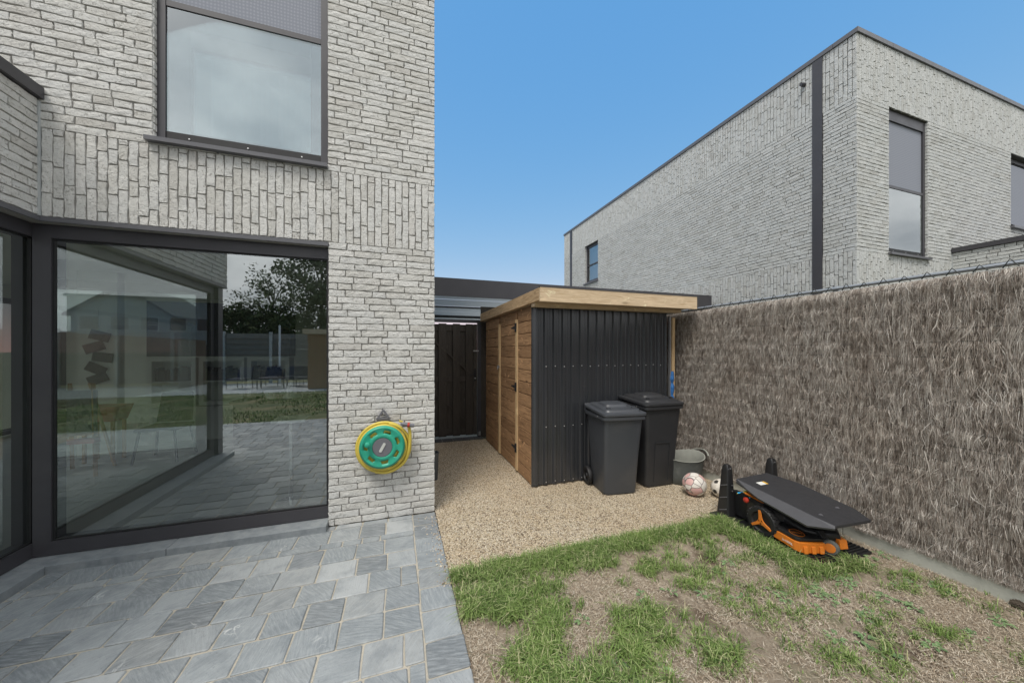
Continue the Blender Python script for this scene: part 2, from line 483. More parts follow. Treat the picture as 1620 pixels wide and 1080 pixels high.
    simple('chalkboard', (0.02, 0.028, 0.055), 0.6)
    simple('book_mix', (0.10, 0.09, 0.085), 0.7, var=0.6, scale=20)
    simple('render_white', (0.46, 0.46, 0.45), 0.9, var=0.06, scale=1)
    simple('roof_brown', (0.22, 0.09, 0.04), 0.85, var=0.2, scale=2)
    simple('brick_brown', (0.20, 0.12, 0.07), 0.9, var=0.3, scale=4)
    simple('window_dark', (0.06, 0.07, 0.08), 0.15)
    simple('door_blue', (0.20, 0.26, 0.31), 0.5)
    simple('bark', (0.07, 0.055, 0.04), 0.95, var=0.3, scale=8)
    simple('photo_print', (0.11, 0.085, 0.06), 0.5, var=0.9, scale=45)
    simple('seat_black', (0.018, 0.02, 0.024), 0.7)
    simple('terrace_stone', (0.30, 0.32, 0.33), 0.8, var=0.12, scale=3)


build_materials()

# ------------------------------------------------------------------ object helpers


def fast_mesh(name, V, F, mat=None, smooth=False):
    """V (n,3) array, F (m,k) int array (all faces the same size)"""
    V = np.asarray(V, dtype=np.float32)
    F = np.asarray(F, dtype=np.int32)
    me = bpy.data.meshes.new(name)
    me.vertices.add(len(V))
    me.vertices.foreach_set('co', V.ravel())
    k = F.shape[1]
    me.loops.add(F.size)
    me.loops.foreach_set('vertex_index', F.ravel())
    me.polygons.add(len(F))
    me.polygons.foreach_set('loop_start', np.arange(0, F.size, k, dtype=np.int32))
    me.polygons.foreach_set('use_smooth', np.full(len(F), bool(smooth)))
    if mat:
        me.materials.append(M[mat])
    me.update(calc_edges=True)
    me.validate()
    return me


def tag(o, label, cat, group=None, kind=None):
    o['label'] = label
    o['category'] = cat
    if group:
        o['group'] = group
    if kind:
        o['kind'] = kind
    return o


WORLD_EMPTY = set()


def thing(name, label, cat, loc=(0, 0, 0), rz=0.0, group=None, local=False):
    e = bpy.data.objects.new(name, None)
    e.empty_display_size = 0.2
    e.location = loc
    e.rotation_euler = (0, 0, rz)
    COL.objects.link(e)
    tag(e, label, cat, group)
    if not local:
        WORLD_EMPTY.add(e.name)
    return e


def link(o, parent=None):
    COL.objects.link(o)
    if parent is not None:
        o.parent = parent
        if parent.name in WORLD_EMPTY:
            o.matrix_parent_inverse = (Matrix.Translation(parent.location) @ Matrix.Rotation(parent.rotation_euler[2], 4, 'Z')).inverted()
    return o


class MB:
    """collects faces, builds one mesh object"""
    def __init__(s):
        s.v = []
        s.f = []

    def box(s, x0, x1, y0, y1, z0, z1, mtx=None):
        return s.hexa([(x0, y0, z0), (x1, y0, z0), (x1, y1, z0), (x0, y1, z0), (x0, y0, z1), (x1, y0, z1), (x1, y1, z1), (x0, y1, z1)], mtx)

    def hexa(s, p, mtx=None):
        b = len(s.v)
        s.v += [tuple(mtx @ Vector(q)) if mtx else tuple(q) for q in p]
        s.f += [tuple(b + i for i in q) for q in ((3, 2, 1, 0), (4, 5, 6, 7), (0, 1, 5, 4), (1, 2, 6, 5), (2, 3, 7, 6), (3, 0, 4, 7))]
        return s

    def bar(s, a, b, w, h=None, up=(0, 0, 1)):
        a, b = Vector(a), Vector(b)
        d = (b - a).normalized()
        up = Vector(up)
        if abs(d.dot(up)) > 0.98:
            up = Vector((0, 1, 0))
        x = d.cross(up).normalized() * (w / 2)
        z = x.cross(d).normalized() * ((h or w) / 2)
        return s.hexa([a - x - z, a + x - z, b + x - z, b - x - z, a - x + z, a + x + z, b + x + z, b - x + z])

    def prism(s, poly, t, mtx=None):
        """polygon in local xy extruded from z=0 to z=t"""
        b = len(s.v)
        n = len(poly)
        for z in (0, t):
            for q in poly:
                p = Vector((q[0], q[1], z))
                s.v.append(tuple(mtx @ p) if mtx else tuple(p))
        s.f.append(tuple(b + i for i in range(n - 1, -1, -1)))
        s.f.append(tuple(b + n + i for i in range(n)))
        for i in range(n):
            j = (i + 1) % n
            s.f.append((b + i, b + j, b + n + j, b + n + i))
        return s

    def tube(s, pts, r, n=8, cap=True, closed=False):
        pts = [Vector(p) for p in pts]
        rs = r if hasattr(r, '__len__') else [r] * len(pts)
        b = len(s.v)
        m = len(pts)
        nx = None
        for i, p in enumerate(pts):
            if closed:
                t = pts[(i + 1) % m] - pts[i - 1]
            else:
                t = pts[min(i + 1, m - 1)] - pts[max(i - 1, 0)]
            t.normalize()
            if nx is None:
                nx = t.cross(Vector((0, 0, 1)))
                if nx.length < 1e-3:
                    nx = t.cross(Vector((0, 1, 0)))
            nx = (nx - t * nx.dot(t)).normalized()
            ny = t.cross(nx)
            for k in range(n):
                a = 2 * math.pi * k / n
                s.v.append(tuple(p + nx * (math.cos(a) * rs[i]) + ny * (math.sin(a) * rs[i])))
        for i in range(m if closed else m - 1):
            i2 = (i + 1) % m
            for k in range(n):
                k2 = (k + 1) % n
                s.f.append((b + i * n + k, b + i * n + k2, b + i2 * n + k2, b + i2 * n + k))
        if cap and not closed:
            s.f.append(tuple(b + k for k in range(n - 1, -1, -1)))
            s.f.append(tuple(b + (m - 1) * n + k for k in range(n)))
        return s

    def lathe(s, prof, n=24, mtx=None, close=False):
        """profile of (r, z)"""
        b = len(s.v)
        for (r, z) in prof:
            for k in range(n):
                a = 2 * math.pi * k / n
                p = Vector((r * math.cos(a), r * math.sin(a), z))
                s.v.append(tuple(mtx @ p) if mtx else tuple(p))
        m = len(prof)
        for i in range(m if close else m - 1):
            j = (i + 1) % m
            for k in range(n):
                k2 = (k + 1) % n
                s.f.append((b + i * n + k, b + i * n + k2, b + j * n + k2, b + j * n + k))
        if not close:
            s.f.append(tuple(b + k for k in range(n - 1, -1, -1)))
            s.f.append(tuple(b + (m - 1) * n + k for k in range(n)))
        return s

    def mesh(s, name, mat, smooth=False, bevel=0.0, seg=2, ang=40):
        me = bpy.data.meshes.new(name)
        me.from_pydata(s.v, [], s.f)
        bm = bmesh.new()
        bm.from_mesh(me)
        bmesh.ops.recalc_face_normals(bm, faces=bm.faces)
        if bevel:
            es = [e for e in bm.edges if len(e.link_faces) == 2 and e.calc_face_angle(0) > R(25)]
            bmesh.ops.bevel(bm, geom=es, offset=bevel, segments=seg, profile=0.6, affect='EDGES', clamp_overlap=True)
        if smooth:
            for f in bm.faces:
                f.smooth = True
            for e in bm.edges:
                if len(e.link_faces) == 2 and e.calc_face_angle(0) > R(ang):
                    e.smooth = False
        bm.to_mesh(me)
        bm.free()
        me.materials.append(M[mat])
        return me

    def build(s, name, mat, parent=None, **k):
        return link(bpy.data.objects.new(name, s.mesh(name, mat, **k)), parent)


def box(name, mat, parent, x0, x1, y0, y1, z0, z1, bevel=0.0, **k):
    return MB().box(x0, x1, y0, y1, z0, z1).build(name, mat, parent, bevel=bevel, **k)


def obj(name, me, parent=None):
    return link(bpy.data.objects.new(name, me), parent)


# value noise for scattering
class VN:
    def __init__(s, seed, n=64):
        s.g = np.random.default_rng(seed).random((n, n))
        s.n = n

    def one(s, x, y):
        xi = np.floor(x).astype(int)
        yi = np.floor(y).astype(int)
        fx = x - xi
        fy = y - yi
        fx = fx * fx * (3 - 2 * fx)
        fy = fy * fy * (3 - 2 * fy)
        g, n = s.g, s.n
        a = g[xi % n, yi % n] * (1 - fx) + g[(xi + 1) % n, yi % n] * fx
        b = g[xi % n, (yi + 1) % n] * (1 - fx) + g[(xi + 1) % n, (yi + 1) % n] * fx
        return a * (1 - fy) + b * fy

    def __call__(s, x, y, sc=1.0, o=3):
        t = 0
        w = 0
        for i in range(o):
            t = t + s.one(x * sc * 2 ** i + 7.3 * i, y * sc * 2 ** i + 3.1 * i) * 0.5 ** i
            w += 0.5 ** i
        return t / w


# ------------------------------------------------------------------ brickwork
COURSE = 2.44 / 42
JOINT = 0.0066
BL = 0.212


def brick_template(L, H, nx, ny, seed, depth=0.022, rag=0.0022):
    g = np.random.default_rng(seed)
    V = []
    F = []
    ins = 0.0028
    xs = np.linspace(-L / 2 + ins, L / 2 - ins, nx)
    ys = np.linspace(-H / 2 + ins * 0.8, H / 2 - ins * 0.8, ny)
    wav_t = g.normal(0, rag, nx)
    wav_b = g.normal(0, rag, nx)
    for j, y in enumerate(ys):
        for i, x in enumerate(xs):
            e = i in (0, nx - 1) or j in (0, ny - 1)
            yy = y + (wav_t[i] if j == ny - 1 else wav_b[i] if j == 0 else g.normal(0, 0.003))
            xx = x + (g.normal(0, rag) if i in (0, nx - 1) else g.normal(0, 0.004))
            zz = depth + (g.normal(-0.0009, 0.0006) if e else g.normal(0.0002, 0.0009))
            V.append((xx, yy, zz))
    idx = lambda i, j: j * nx + i
    for j in range(ny - 1):
        for i in range(nx - 1):
            F.append((idx(i, j), idx(i + 1, j), idx(i + 1, j + 1), idx(i, j + 1)))
    per = [(i, 0) for i in range(nx)] + [(nx - 1, j) for j in range(1, ny)] + [(i, ny - 1) for i in range(nx - 2, -1, -1)] + [(0, j) for j in range(ny - 2, 0, -1)]
    b = len(V)
    for (i, j) in per:
        x, y, z = V[idx(i, j)]
        sx = 1 if i == nx - 1 else -1 if i == 0 else 0
        sy = 1 if j == ny - 1 else -1 if j == 0 else 0
        V.append((x + sx * ins * 0.8, y + sy * ins * 0.7, depth - 0.004))
    b2 = len(V)
    for q in range(len(per)):
        x, y, z = V[b + q]
        V.append((x, y, 0.0))
    m = len(per)
    for q in range(m):
        q2 = (q + 1) % m
        i0, i1 = idx(*per[q]), idx(*per[q2])
        F.append((i0, b + q, b + q2, i1))
        F.append((b + q, b2 + q, b2 + q2, b + q2))
    return np.array(V), np.array(F)


BH = COURSE - JOINT
TPL_HI = {'full': [brick_template(BL, BH, 5, 3, 100 + i) for i in range(10)], 'half': [brick_template(BL / 2, BH, 3, 3, 200 + i) for i in range(5)]}
TPL_LO = {'full': [brick_template(BL, BH, 4, 2, 300 + i) for i in range(8)], 'half': [brick_template(BL / 2, BH, 3, 2, 400 + i) for i in range(4)]}
TPL_MESH = {}


def rows(u0, u1, v0, v1, n, holes=(), vert=False, seed=0, close=()):
    """running wild bond. n courses between v0..v1 (or u0..u1 when vertical). returns (u, v, length, height, vertical)"""
    g = random.Random(seed)
    out = []
    a0, a1, c0, c1 = (v0, v1, u0, u1) if vert else (u0, u1, v0, v1)
    pitch = (c1 - c0) / n
    last = 0
    for i in range(n):
        c = c0 + (i + 0.5) * pitch
        # blocked intervals on this course
        iv = [(a0, a1)]
        for (hu0, hu1, hv0, hv1) in holes:
            hc0, hc1, ha0, ha1 = (hu0, hu1, hv0, hv1) if vert else (hv0, hv1, hu0, hu1)
            if c < hc0 or c > hc1:
                continue
            niv = []
            for (p, q) in iv:
                if ha1 <= p or ha0 >= q:
                    niv.append((p, q))
                    continue
                if ha0 > p + 0.02:
                    niv.append((p, ha0))
                if ha1 < q - 0.02:
                    niv.append((ha1, q))
            iv = niv
        last = (last + g.uniform(0.22, 0.78)) % 1.0
        off = last
        for (p, q) in iv:
            x = p - (off % 1.0) * (BL + JOINT)
            pend = None
            while x < q - 0.012:
                L = BL if g.random() < 0.84 else BL * 0.5
                s0, s1 = max(x, p), min(x + L, q)
                if pend is not None:
                    s0 = pend
                    pend = None
                if q - s1 < 0.03:
                    s1 = q
                if s1 <= p:
                    pass
                elif s1 - s0 <= 0.034:
                    pend = s0
                else:
                    e = JOINT / 2
                    l = s1 - s0
                    uc = (s0 + s1) / 2
                    if vert:
                        out.append((c, uc, l, pitch - JOINT, True))
                    else:
                        out.append((uc, c, l, pitch - JOINT, False))
                if s1 >= q:
                    break
                x += L + JOINT
            if pend is not None and q - pend > 0.008:
                out.append((c, (pend + q) / 2, q - pend, pitch - JOINT, True) if vert else ((pend + q) / 2, c, q - pend, pitch - JOINT, False))
    return out


def face_mtx(origin, u, n):
    u = Vector(u)
    n = Vector(n)
    m = Matrix.Identity(4)
    for r in range(3):
        m[r][0] = u[r]
        m[r][1] = (0, 0, 1)[r]
        m[r][2] = n[r]
        m[r][3] = origin[r]
    return m


def lay_bricks(jobs, hi, parent_of, stuff_parent, limit=300, mat='brick'):
    """jobs: list of (matrix, bricks, wall_key). biggest `limit` become objects, the rest one joined part"""
    allb = []
    for (mtx, bl, key) in jobs:
        nrm = mtx.to_3x3() @ Vector((0, 0, 1))
        for b in bl:
            c = mtx @ Vector((b[0], b[1], 0))
            pr = proj(c)
            a = 0.0
            if pr and -10 < pr[0] < 1630 and -6 < pr[1] < 1086:
                view = (camo.location - c)
                cosv = nrm.dot(view.normalized())
                if cosv > 0.02:
                    a = b[2] * b[3] * cosv / view.length ** 2
                    if key == 'n' and c.z < 2.2:
                        a = 0
            allb.append((a, mtx, b, key))
    allb.sort(key=lambda t: -t[0])
    TV, TF, nv = [], [], 0
    for i, (a, mtx, b, key) in enumerate(allb):
        as_obj = i < limit and a > 0
        T = TPL_HI if (hi or as_obj) else TPL_LO
        kind = 'full' if b[2] > BL * 0.72 else 'half'
        q = random.randrange(len(T[kind]))
        V, F = T[kind][q]
        nomL = BL if kind == 'full' else BL / 2
        flip = random.choice((1, -1))
        rot = Matrix.Rotation(math.pi / 2, 4, 'Z') if b[4] else Matrix.Identity(4)
        if flip < 0:
            rot = rot @ Matrix.Rotation(math.pi, 4, 'Z')
        loc = mtx @ Matrix.Translation((b[0], b[1], -0.0145 + random.uniform(-0.0014, 0.0016))) @ rot @ Matrix.Rotation(random.uniform(-0.006, 0.006), 4, 'Z') @ Matrix.Diagonal((b[2] / nomL, b[3] / BH, 1, 1))
        if as_obj:
            mk = (mat, kind, q)
            if mk not in TPL_MESH:
                TPL_MESH[mk] = fast_mesh('brick', V, F, mat, smooth=False)
            o = bpy.data.objects.new('brick', TPL_MESH[mk])
            link(o, parent_of[key])
            o.matrix_basis = loc
        else:
            A = np.array(loc)
            TV.append(V @ A[:3, :3].T + A[:3, 3])
            TF.append(F + nv)
            nv += len(V)
    if TV:
        o = obj('brickwork', fast_mesh('brickwork', np.concatenate(TV), np.concatenate(TF), mat), stuff_parent)
        o['kind'] = 'stuff'


def wall_body(name, parent, mtx, u0, u1, v0, v1, holes, th=0.3, mat='mortar', back=0.0025):
    """slab with rectangular openings, outer face at n = -back"""
    mb = MB()
    us = sorted({u0, u1, *[x for h in holes for x in h[:2] if u0 < x < u1]})
    vs = sorted({v0, v1, *[x for h in holes for x in h[2:] if v0 < x < v1]})
    for i in range(len(us) - 1):
        run = None
        for j in range(len(vs) - 1):
            uc, vc = (us[i] + us[i + 1]) / 2, (vs[j] + vs[j + 1]) / 2
            hole = any(h[0] < uc < h[1] and h[2] < vc < h[3] for h in holes)
            if hole:
                if run is not None:
                    mb.box(us[i], us[i + 1], run, vs[j], -th, -back, mtx)
                run = None
            elif run is None:
                run = vs[j]
        if run is not None:
            mb.box(us[i], us[i + 1], run, vs[-1], -th, -back, mtx)
    return mb.build(name, mat, parent)


FM_OWN = face_mtx((0, D, 0), (1, 0, 0), (0, -1, 0))
FM_OWN_SIDE = face_mtx((XC, 0, 0), (0, 1, 0), (1, 0, 0))
FM_EXT = face_mtx((XE, 0, 0), (0, 1, 0), (1, 0, 0))
Y_EXT = 0.71
FM_EXT_F = face_mtx((0, Y_EXT, 0), (1, 0, 0), (0, -1, 0))
FM_N_SIDE = face_mtx((XN, 0, 0), (0, -1, 0), (-1, 0, 0))     # u = -y
FM_N = face_mtx((0, D, 0), (1, 0, 0), (0, -1, 0))
XNE = 9.308
FM_N_EXT = face_mtx((XNE, 0, 0), (0, -1, 0), (-1, 0, 0))
Z1, Z2, Z3, ZT = 2.44, 3.05, 5.417, 6.36


def glazing(name, parent, mtx, u0, u1, v0, v1, fw, fd, gmat, n0=-0.05, rebate=0.012):
    """framed pane: frame of four mitred members, bead and glass; n0 = outer face of the frame"""
    f = MB()
    o = [(u0, v0), (u1, v0), (u1, v1), (u0, v1)]
    i = [(u0 + fw, v0 + fw), (u1 - fw, v0 + fw), (u1 - fw, v1 - fw), (u0 + fw, v1 - fw)]
    for k in range(4):
        j = (k + 1) % 4
        pts = [(o[k][0], o[k][1], n0 - fd), (o[j][0], o[j][1], n0 - fd), (i[j][0], i[j][1], n0 - fd), (i[k][0], i[k][1], n0 - fd),
               (o[k][0], o[k][1], n0), (o[j][0], o[j][1], n0), (i[j][0], i[j][1], n0), (i[k][0], i[k][1], n0)]
        f.hexa(pts, mtx)
    win = f.build(name, 'aluminium_dark', parent)
    b = MB()
    w = rebate
    a0, a1, c0, c1 = u0 + fw, u1 - fw, v0 + fw, v1 - fw
    for (p, q, r_, s_) in ((a0, a1, c0, c0 + w), (a0, a1, c1 - w, c1), (a0, a0 + w, c0 + w, c1 - w), (a1 - w, a1, c0 + w, c1 - w)):
        b.box(p, q, r_, s_, n0 - 0.03, n0 - 0.012, mtx)
    b.build('glazing_bead', 'rubber', win)
    g = MB()
    g.v = [tuple(mtx @ Vector(p)) for p in ((a0 + w, c0 + w, n0 - 0.022), (a1 - w, c0 + w, n0 - 0.022), (a1 - w, c1 - w, n0 - 0.022), (a0 + w, c1 - w, n0 - 0.022))]
    g.f = [(0, 1, 2, 3)]
    g.build('pane', gmat, win)
    return win


def juliet_window(parent, mtx, u0, u1, v0, v1, vr):
    """tall window: dark frame, woven sun screen above, glass guard panel below, metal sill"""
    win = glazing('window', parent, mtx, u0, u1, v0, v1, 0.15, 0.09, 'glass_upper', n0=-0.15)
    MB().box(u0 + 0.15, u1 - 0.15, vr - 0.22, vr - 0.08, -0.235, -0.152, mtx).build('transom', 'aluminium_mid', win)
    s = MB()
    for (a, b) in ((u0, u0 + 0.055), (u1 - 0.055, u1)):
        s.box(a, b, v0 + 0.002, v1 - 0.002, -0.083, -0.03, mtx)
    s.build('guide_rail', 'aluminium_dark', win)
    box_mb = MB().box(u0 + 0.057, u1 - 0.057, v1 - 0.16, v1 - 0.002, -0.083, -0.032, mtx)
    box_mb.build('screen_box', 'aluminium_dark', win)
    MB().box(u0 + 0.057, u1 - 0.057, vr + 0.01, v1 - 0.162, -0.062, -0.056, mtx).build('sun_screen', 'screen', win)
    MB().box(u0 + 0.057, u1 - 0.057, vr - 0.022, vr + 0.022, -0.07, -0.034, mtx).build('guard_rail', 'aluminium_dark', win)
    g = MB()
    g.box(u0 + 0.057, u1 - 0.057, v0 + 0.085, vr - 0.024, -0.050, -0.042, mtx)
    g.build('guard_panel', 'glass_upper', win)
    MB().box(u0 + 0.057, u1 - 0.057, v0 + 0.01, v0 + 0.083, -0.075, -0.036, mtx).build('bottom_rail', 'rubber', win)
    for k in range(3):
        uu = u0 + 0.2 + (u1 - u0 - 0.4) * k / 2
        MB().lathe([(0.007, 0), (0.006, 0.005), (0.0, 0.006)], 8, mtx @ Matrix.Translation((uu, v0 + 0.045, -0.037))).build('screw', 'zinc', win)
    c = MB()
    n = 30
    for k in range(n):
        a = u0 + 0.24 + (u1 - u0 - 0.36) * k / n
        b = u0 + 0.24 + (u1 - u0 - 0.36) * (k + 1) / n
        za, zb = -0.26 + 0.012 * math.sin(k * 1.3), -0.26 + 0.012 * math.sin((k + 1) * 1.3)
        bidx = len(c.v)
        c.v += [tuple(mtx @ Vector(p)) for p in ((a, v0 + 0.02, za), (b, v0 + 0.02, zb), (b, v1 - 0.4, zb), (a, v1 - 0.4, za))]
        c.f.append((bidx, bidx + 1, bidx + 2, bidx + 3))
    c.build('curtain', 'curtain', win, smooth=True)
    sl = MB().hexa([(u0 - 0.03, v0 - 0.045, -0.09), (u1 + 0.005, v0 - 0.045, -0.09), (u1 + 0.005, v0 - 0.045, 0.055), (u0 - 0.03, v0 - 0.045, 0.055),
                    (u0 - 0.03, v0 - 0.002, -0.09), (u1 + 0.005, v0 - 0.002, -0.09), (u1 + 0.005, v0 - 0.014, 0.055), (u0 - 0.03, v0 - 0.014, 0.055)], mtx)
    sl.build('sill', 'aluminium_mid', win)
    return win


# ------------------------------------------------------------------ ground
def sheet(name, mat, x0, x1, y0, y1, z, label, cat, n=1, amp=0.0):
    xs = np.linspace(x0, x1, n + 1)
    ys = np.linspace(y0, y1, n + 1)
    gx, gy = np.meshgrid(xs, ys)
    gz = np.full_like(gx, z)
    if amp:
        vn = VN(5)
        gz = z + amp * (vn(gx, gy, 3.0) - 0.7)
    V = np.stack([gx.ravel(), gy.ravel(), gz.ravel()], 1)
    k = n + 1
    F = [(j * k + i, j * k + i + 1, (j + 1) * k + i + 1, (j + 1) * k + i) for j in range(n) for i in range(n)]
    o = obj(name, fast_mesh(name, V, F, mat, smooth=True))
    tag(o, label, cat, kind='structure')
    return o


GROUND_EDGE = 900
sheet('ground', 'ground', -GROUND_EDGE, GROUND_EDGE, -GROUND_EDGE, GROUND_EDGE, -0.06, 'wide flat ground beyond the garden', 'ground')
LX0 = 0.330
sheet('lawn', 'dry_lawn', LX0, XF - 0.02, -1.8, 2.305, -0.004, 'patchy lawn of dry thatch and bare soil beside the patio', 'lawn', 60, 0.02)
sheet('lawn', 'far_lawn', -14, 3.5, -8.0, -1.81, -0.012, 'far lawn reflected in the large glazed window', 'lawn', 20, 0.02)
sheet('garden_terrace', 'terrace_stone', -14, 3.5, -12.6, -8.01, -0.01, 'far paved seating terrace reflected in the large window', 'terrace')
gp = MB()
gp.v = [(LX0, 2.305, 0), (XF - 0.02, 2.305, 0), (XF - 0.02, 5.72, 0), (XC + 0.01, 5.72, 0), (XC + 0.01, D, 0), (LX0, D, 0)]
gp.f = [(0, 1, 2, 3, 4, 5)]
tag(gp.build('gravel_path', 'pebbles'), 'beige bound pebble path between house corner, shed and lawn', 'path', kind='structure')
drive = box('driveway', 'concrete', None, XC + 0.02, XN - 0.02, 5.96, 14, -0.05, -0.012)  # out of view; made pale to bounce light onto the carport underside
tag(drive, 'unseen concrete drive behind the gate, made pale to brighten the carport underside', 'driveway', kind='structure')

patio = MB().box(-9, LX0 - 0.004, -1.79, D, -0.05, -0.007).build('patio', 'joint_sand')
tag(patio, 'bluestone patio with pale sand joints in front of the glazing', 'patio', kind='structure')

flag_cache = {}


def flag_mesh(w, d, seed):
    g = random.Random(seed)
    j = 0.0035
    rr = 0.006
    pts = []
    for (sx, sy) in ((-1, -1), (1, -1), (1, 1), (-1, 1)):
        cx, cy = sx * (w / 2) + g.uniform(-j, j), sy * (d / 2) + g.uniform(-j, j)
        r1, r2 = rr * g.uniform(0.5, 1.6), rr * g.uniform(0.5, 1.6)
        a, b = (cx - sx * r1, cy), (cx, cy - sy * r2)
        pts += [a, b] if sx * sy < 0 else [b, a]
        # edge mid wobble added below
    full = []
    for i in range(8):
        p, q = pts[i], pts[(i + 1) % 8]
        full.append(p)
        if math.dist(p, q) > 0.05:
            full.append(((p[0] + q[0]) / 2 + g.uniform(-0.002, 0.002), (p[1] + q[1]) / 2 + g.uniform(-0.002, 0.002)))
    n = len(full)
    dz = [g.uniform(-0.0015, 0.0015) for _ in range(n)]
    e = 0.0045
    V = [(x * (1 - e / max(w, d) * 2), y * (1 - e / max(w, d) * 2), dz[i] * 0.4) for i, (x, y) in enumerate(full)]
    V += [(x, y, -0.004 + dz[i]) for i, (x, y) in enumerate(full)]
    V += [(x, y, -0.03) for (x, y) in full]
    F = [tuple(range(n))]
    for k in (0, n):
        for i in range(n):
            i2 = (i + 1) % n
            F.append((k + i, k + n + i, k + n + i2, k + i2))
    return V, F


def make_flags():
    g = random.Random(3)
    specs = []
    ys = [3.205, 2.990, 2.912]
    while ys[-1] > -1.75:
        ys.append(ys[-1] - 0.2 + g.uniform(-0.006, 0.006))
    jt = 0.0095
    XB = 0.125
    for r in range(len(ys) - 1):
        y1, y0 = ys[r], ys[r + 1]
        x = XB
        x -= g.uniform(0.0, 0.14) if r > 2 else 0
        if x < XB - 0.05:
            specs.append(((x + XB) / 2, (y0 + y1) / 2, XB - x - jt, y1 - y0 - jt))
        elif x != XB:
            x = XB
        while x > -8.8:
            w = g.choice((0.2, 0.215, 0.225, 0.24, 0.205)) if r != 1 else g.uniform(0.12, 0.28)
            if y0 > Y_EXT - 0.1 and x - w < XE + 0.107 - 0.02:
                w = x - (XE + 0.107)
                if w > 0.04:
                    specs.append((x - w / 2, (y0 + y1) / 2, w - jt, y1 - y0 - jt))
                break
            specs.append((x - w / 2, (y0 + y1) / 2, w - jt, y1 - y0 - jt))
            x -= w
        # border column against path and lawn
    y = D - 0.012
    while y > -1.7:
        h = 0.2 + g.uniform(-0.012, 0.03)
        specs.append(((XB + LX0) / 2 + 0.002, y - h / 2, LX0 - XB - jt * 0.7, h - jt))
        y -= h
    # slim pieces under the pillar
    x = XB
    while x > -0.56:
        w = 0.21
        specs.append((x - w / 2, 3.24, w - jt, 0.06))
        x -= w
    rest = MB()
    for i, (cx, cy, w, d) in enumerate(specs):
        if w < 0.02 or d < 0.02:
            continue
        p = proj((cx, cy, 0))
        key = (round(w, 2), round(d, 2), i % 4)
        V, F = flag_mesh(w, d, i)
        zz = g.uniform(-0.0012, 0.0022)
        tx, ty = g.uniform(-0.006, 0.006), g.uniform(-0.006, 0.006)
        if p and -60 < p[0] < 1680 and p[1] < 1130 and cy > 0.9:
            me = bpy.data.meshes.new('flagstone')
            me.from_pydata(V, [], F)
            me.materials.append(M['bluestone'])
            o = bpy.data.objects.new('flagstone', me)
            o.location = (cx, cy, zz)
            o.rotation_euler = (tx, ty, g.uniform(-0.008, 0.008))
            link(o, patio)
        else:
            b = len(rest.v)
            rest.v += [(x + cx, y_ + cy, z + zz) for (x, y_, z) in V]
            rest.f += [tuple(b + q for q in f) for f in F]
    o = rest.build('flagstones', 'bluestone', patio)
    o['kind'] = 'stuff'


make_flags()

strip = MB().box(XC + 0.02, 1.40, 5.72, 5.955, -0.05, -0.006).build('paver_strip', 'joint_sand')
tag(strip, 'row of dark pavers at the foot of the dark gate', 'pavers', kind='structure')
for k in range(6):
    x0 = XC + 0.03 + k * 0.18
    box('paver', 'paver_dark', strip, x0, min(x0 + 0.174, 1.398), 5.728, 5.95, -0.04, 0.002 + 0.001 * (k % 2), bevel=0.004)


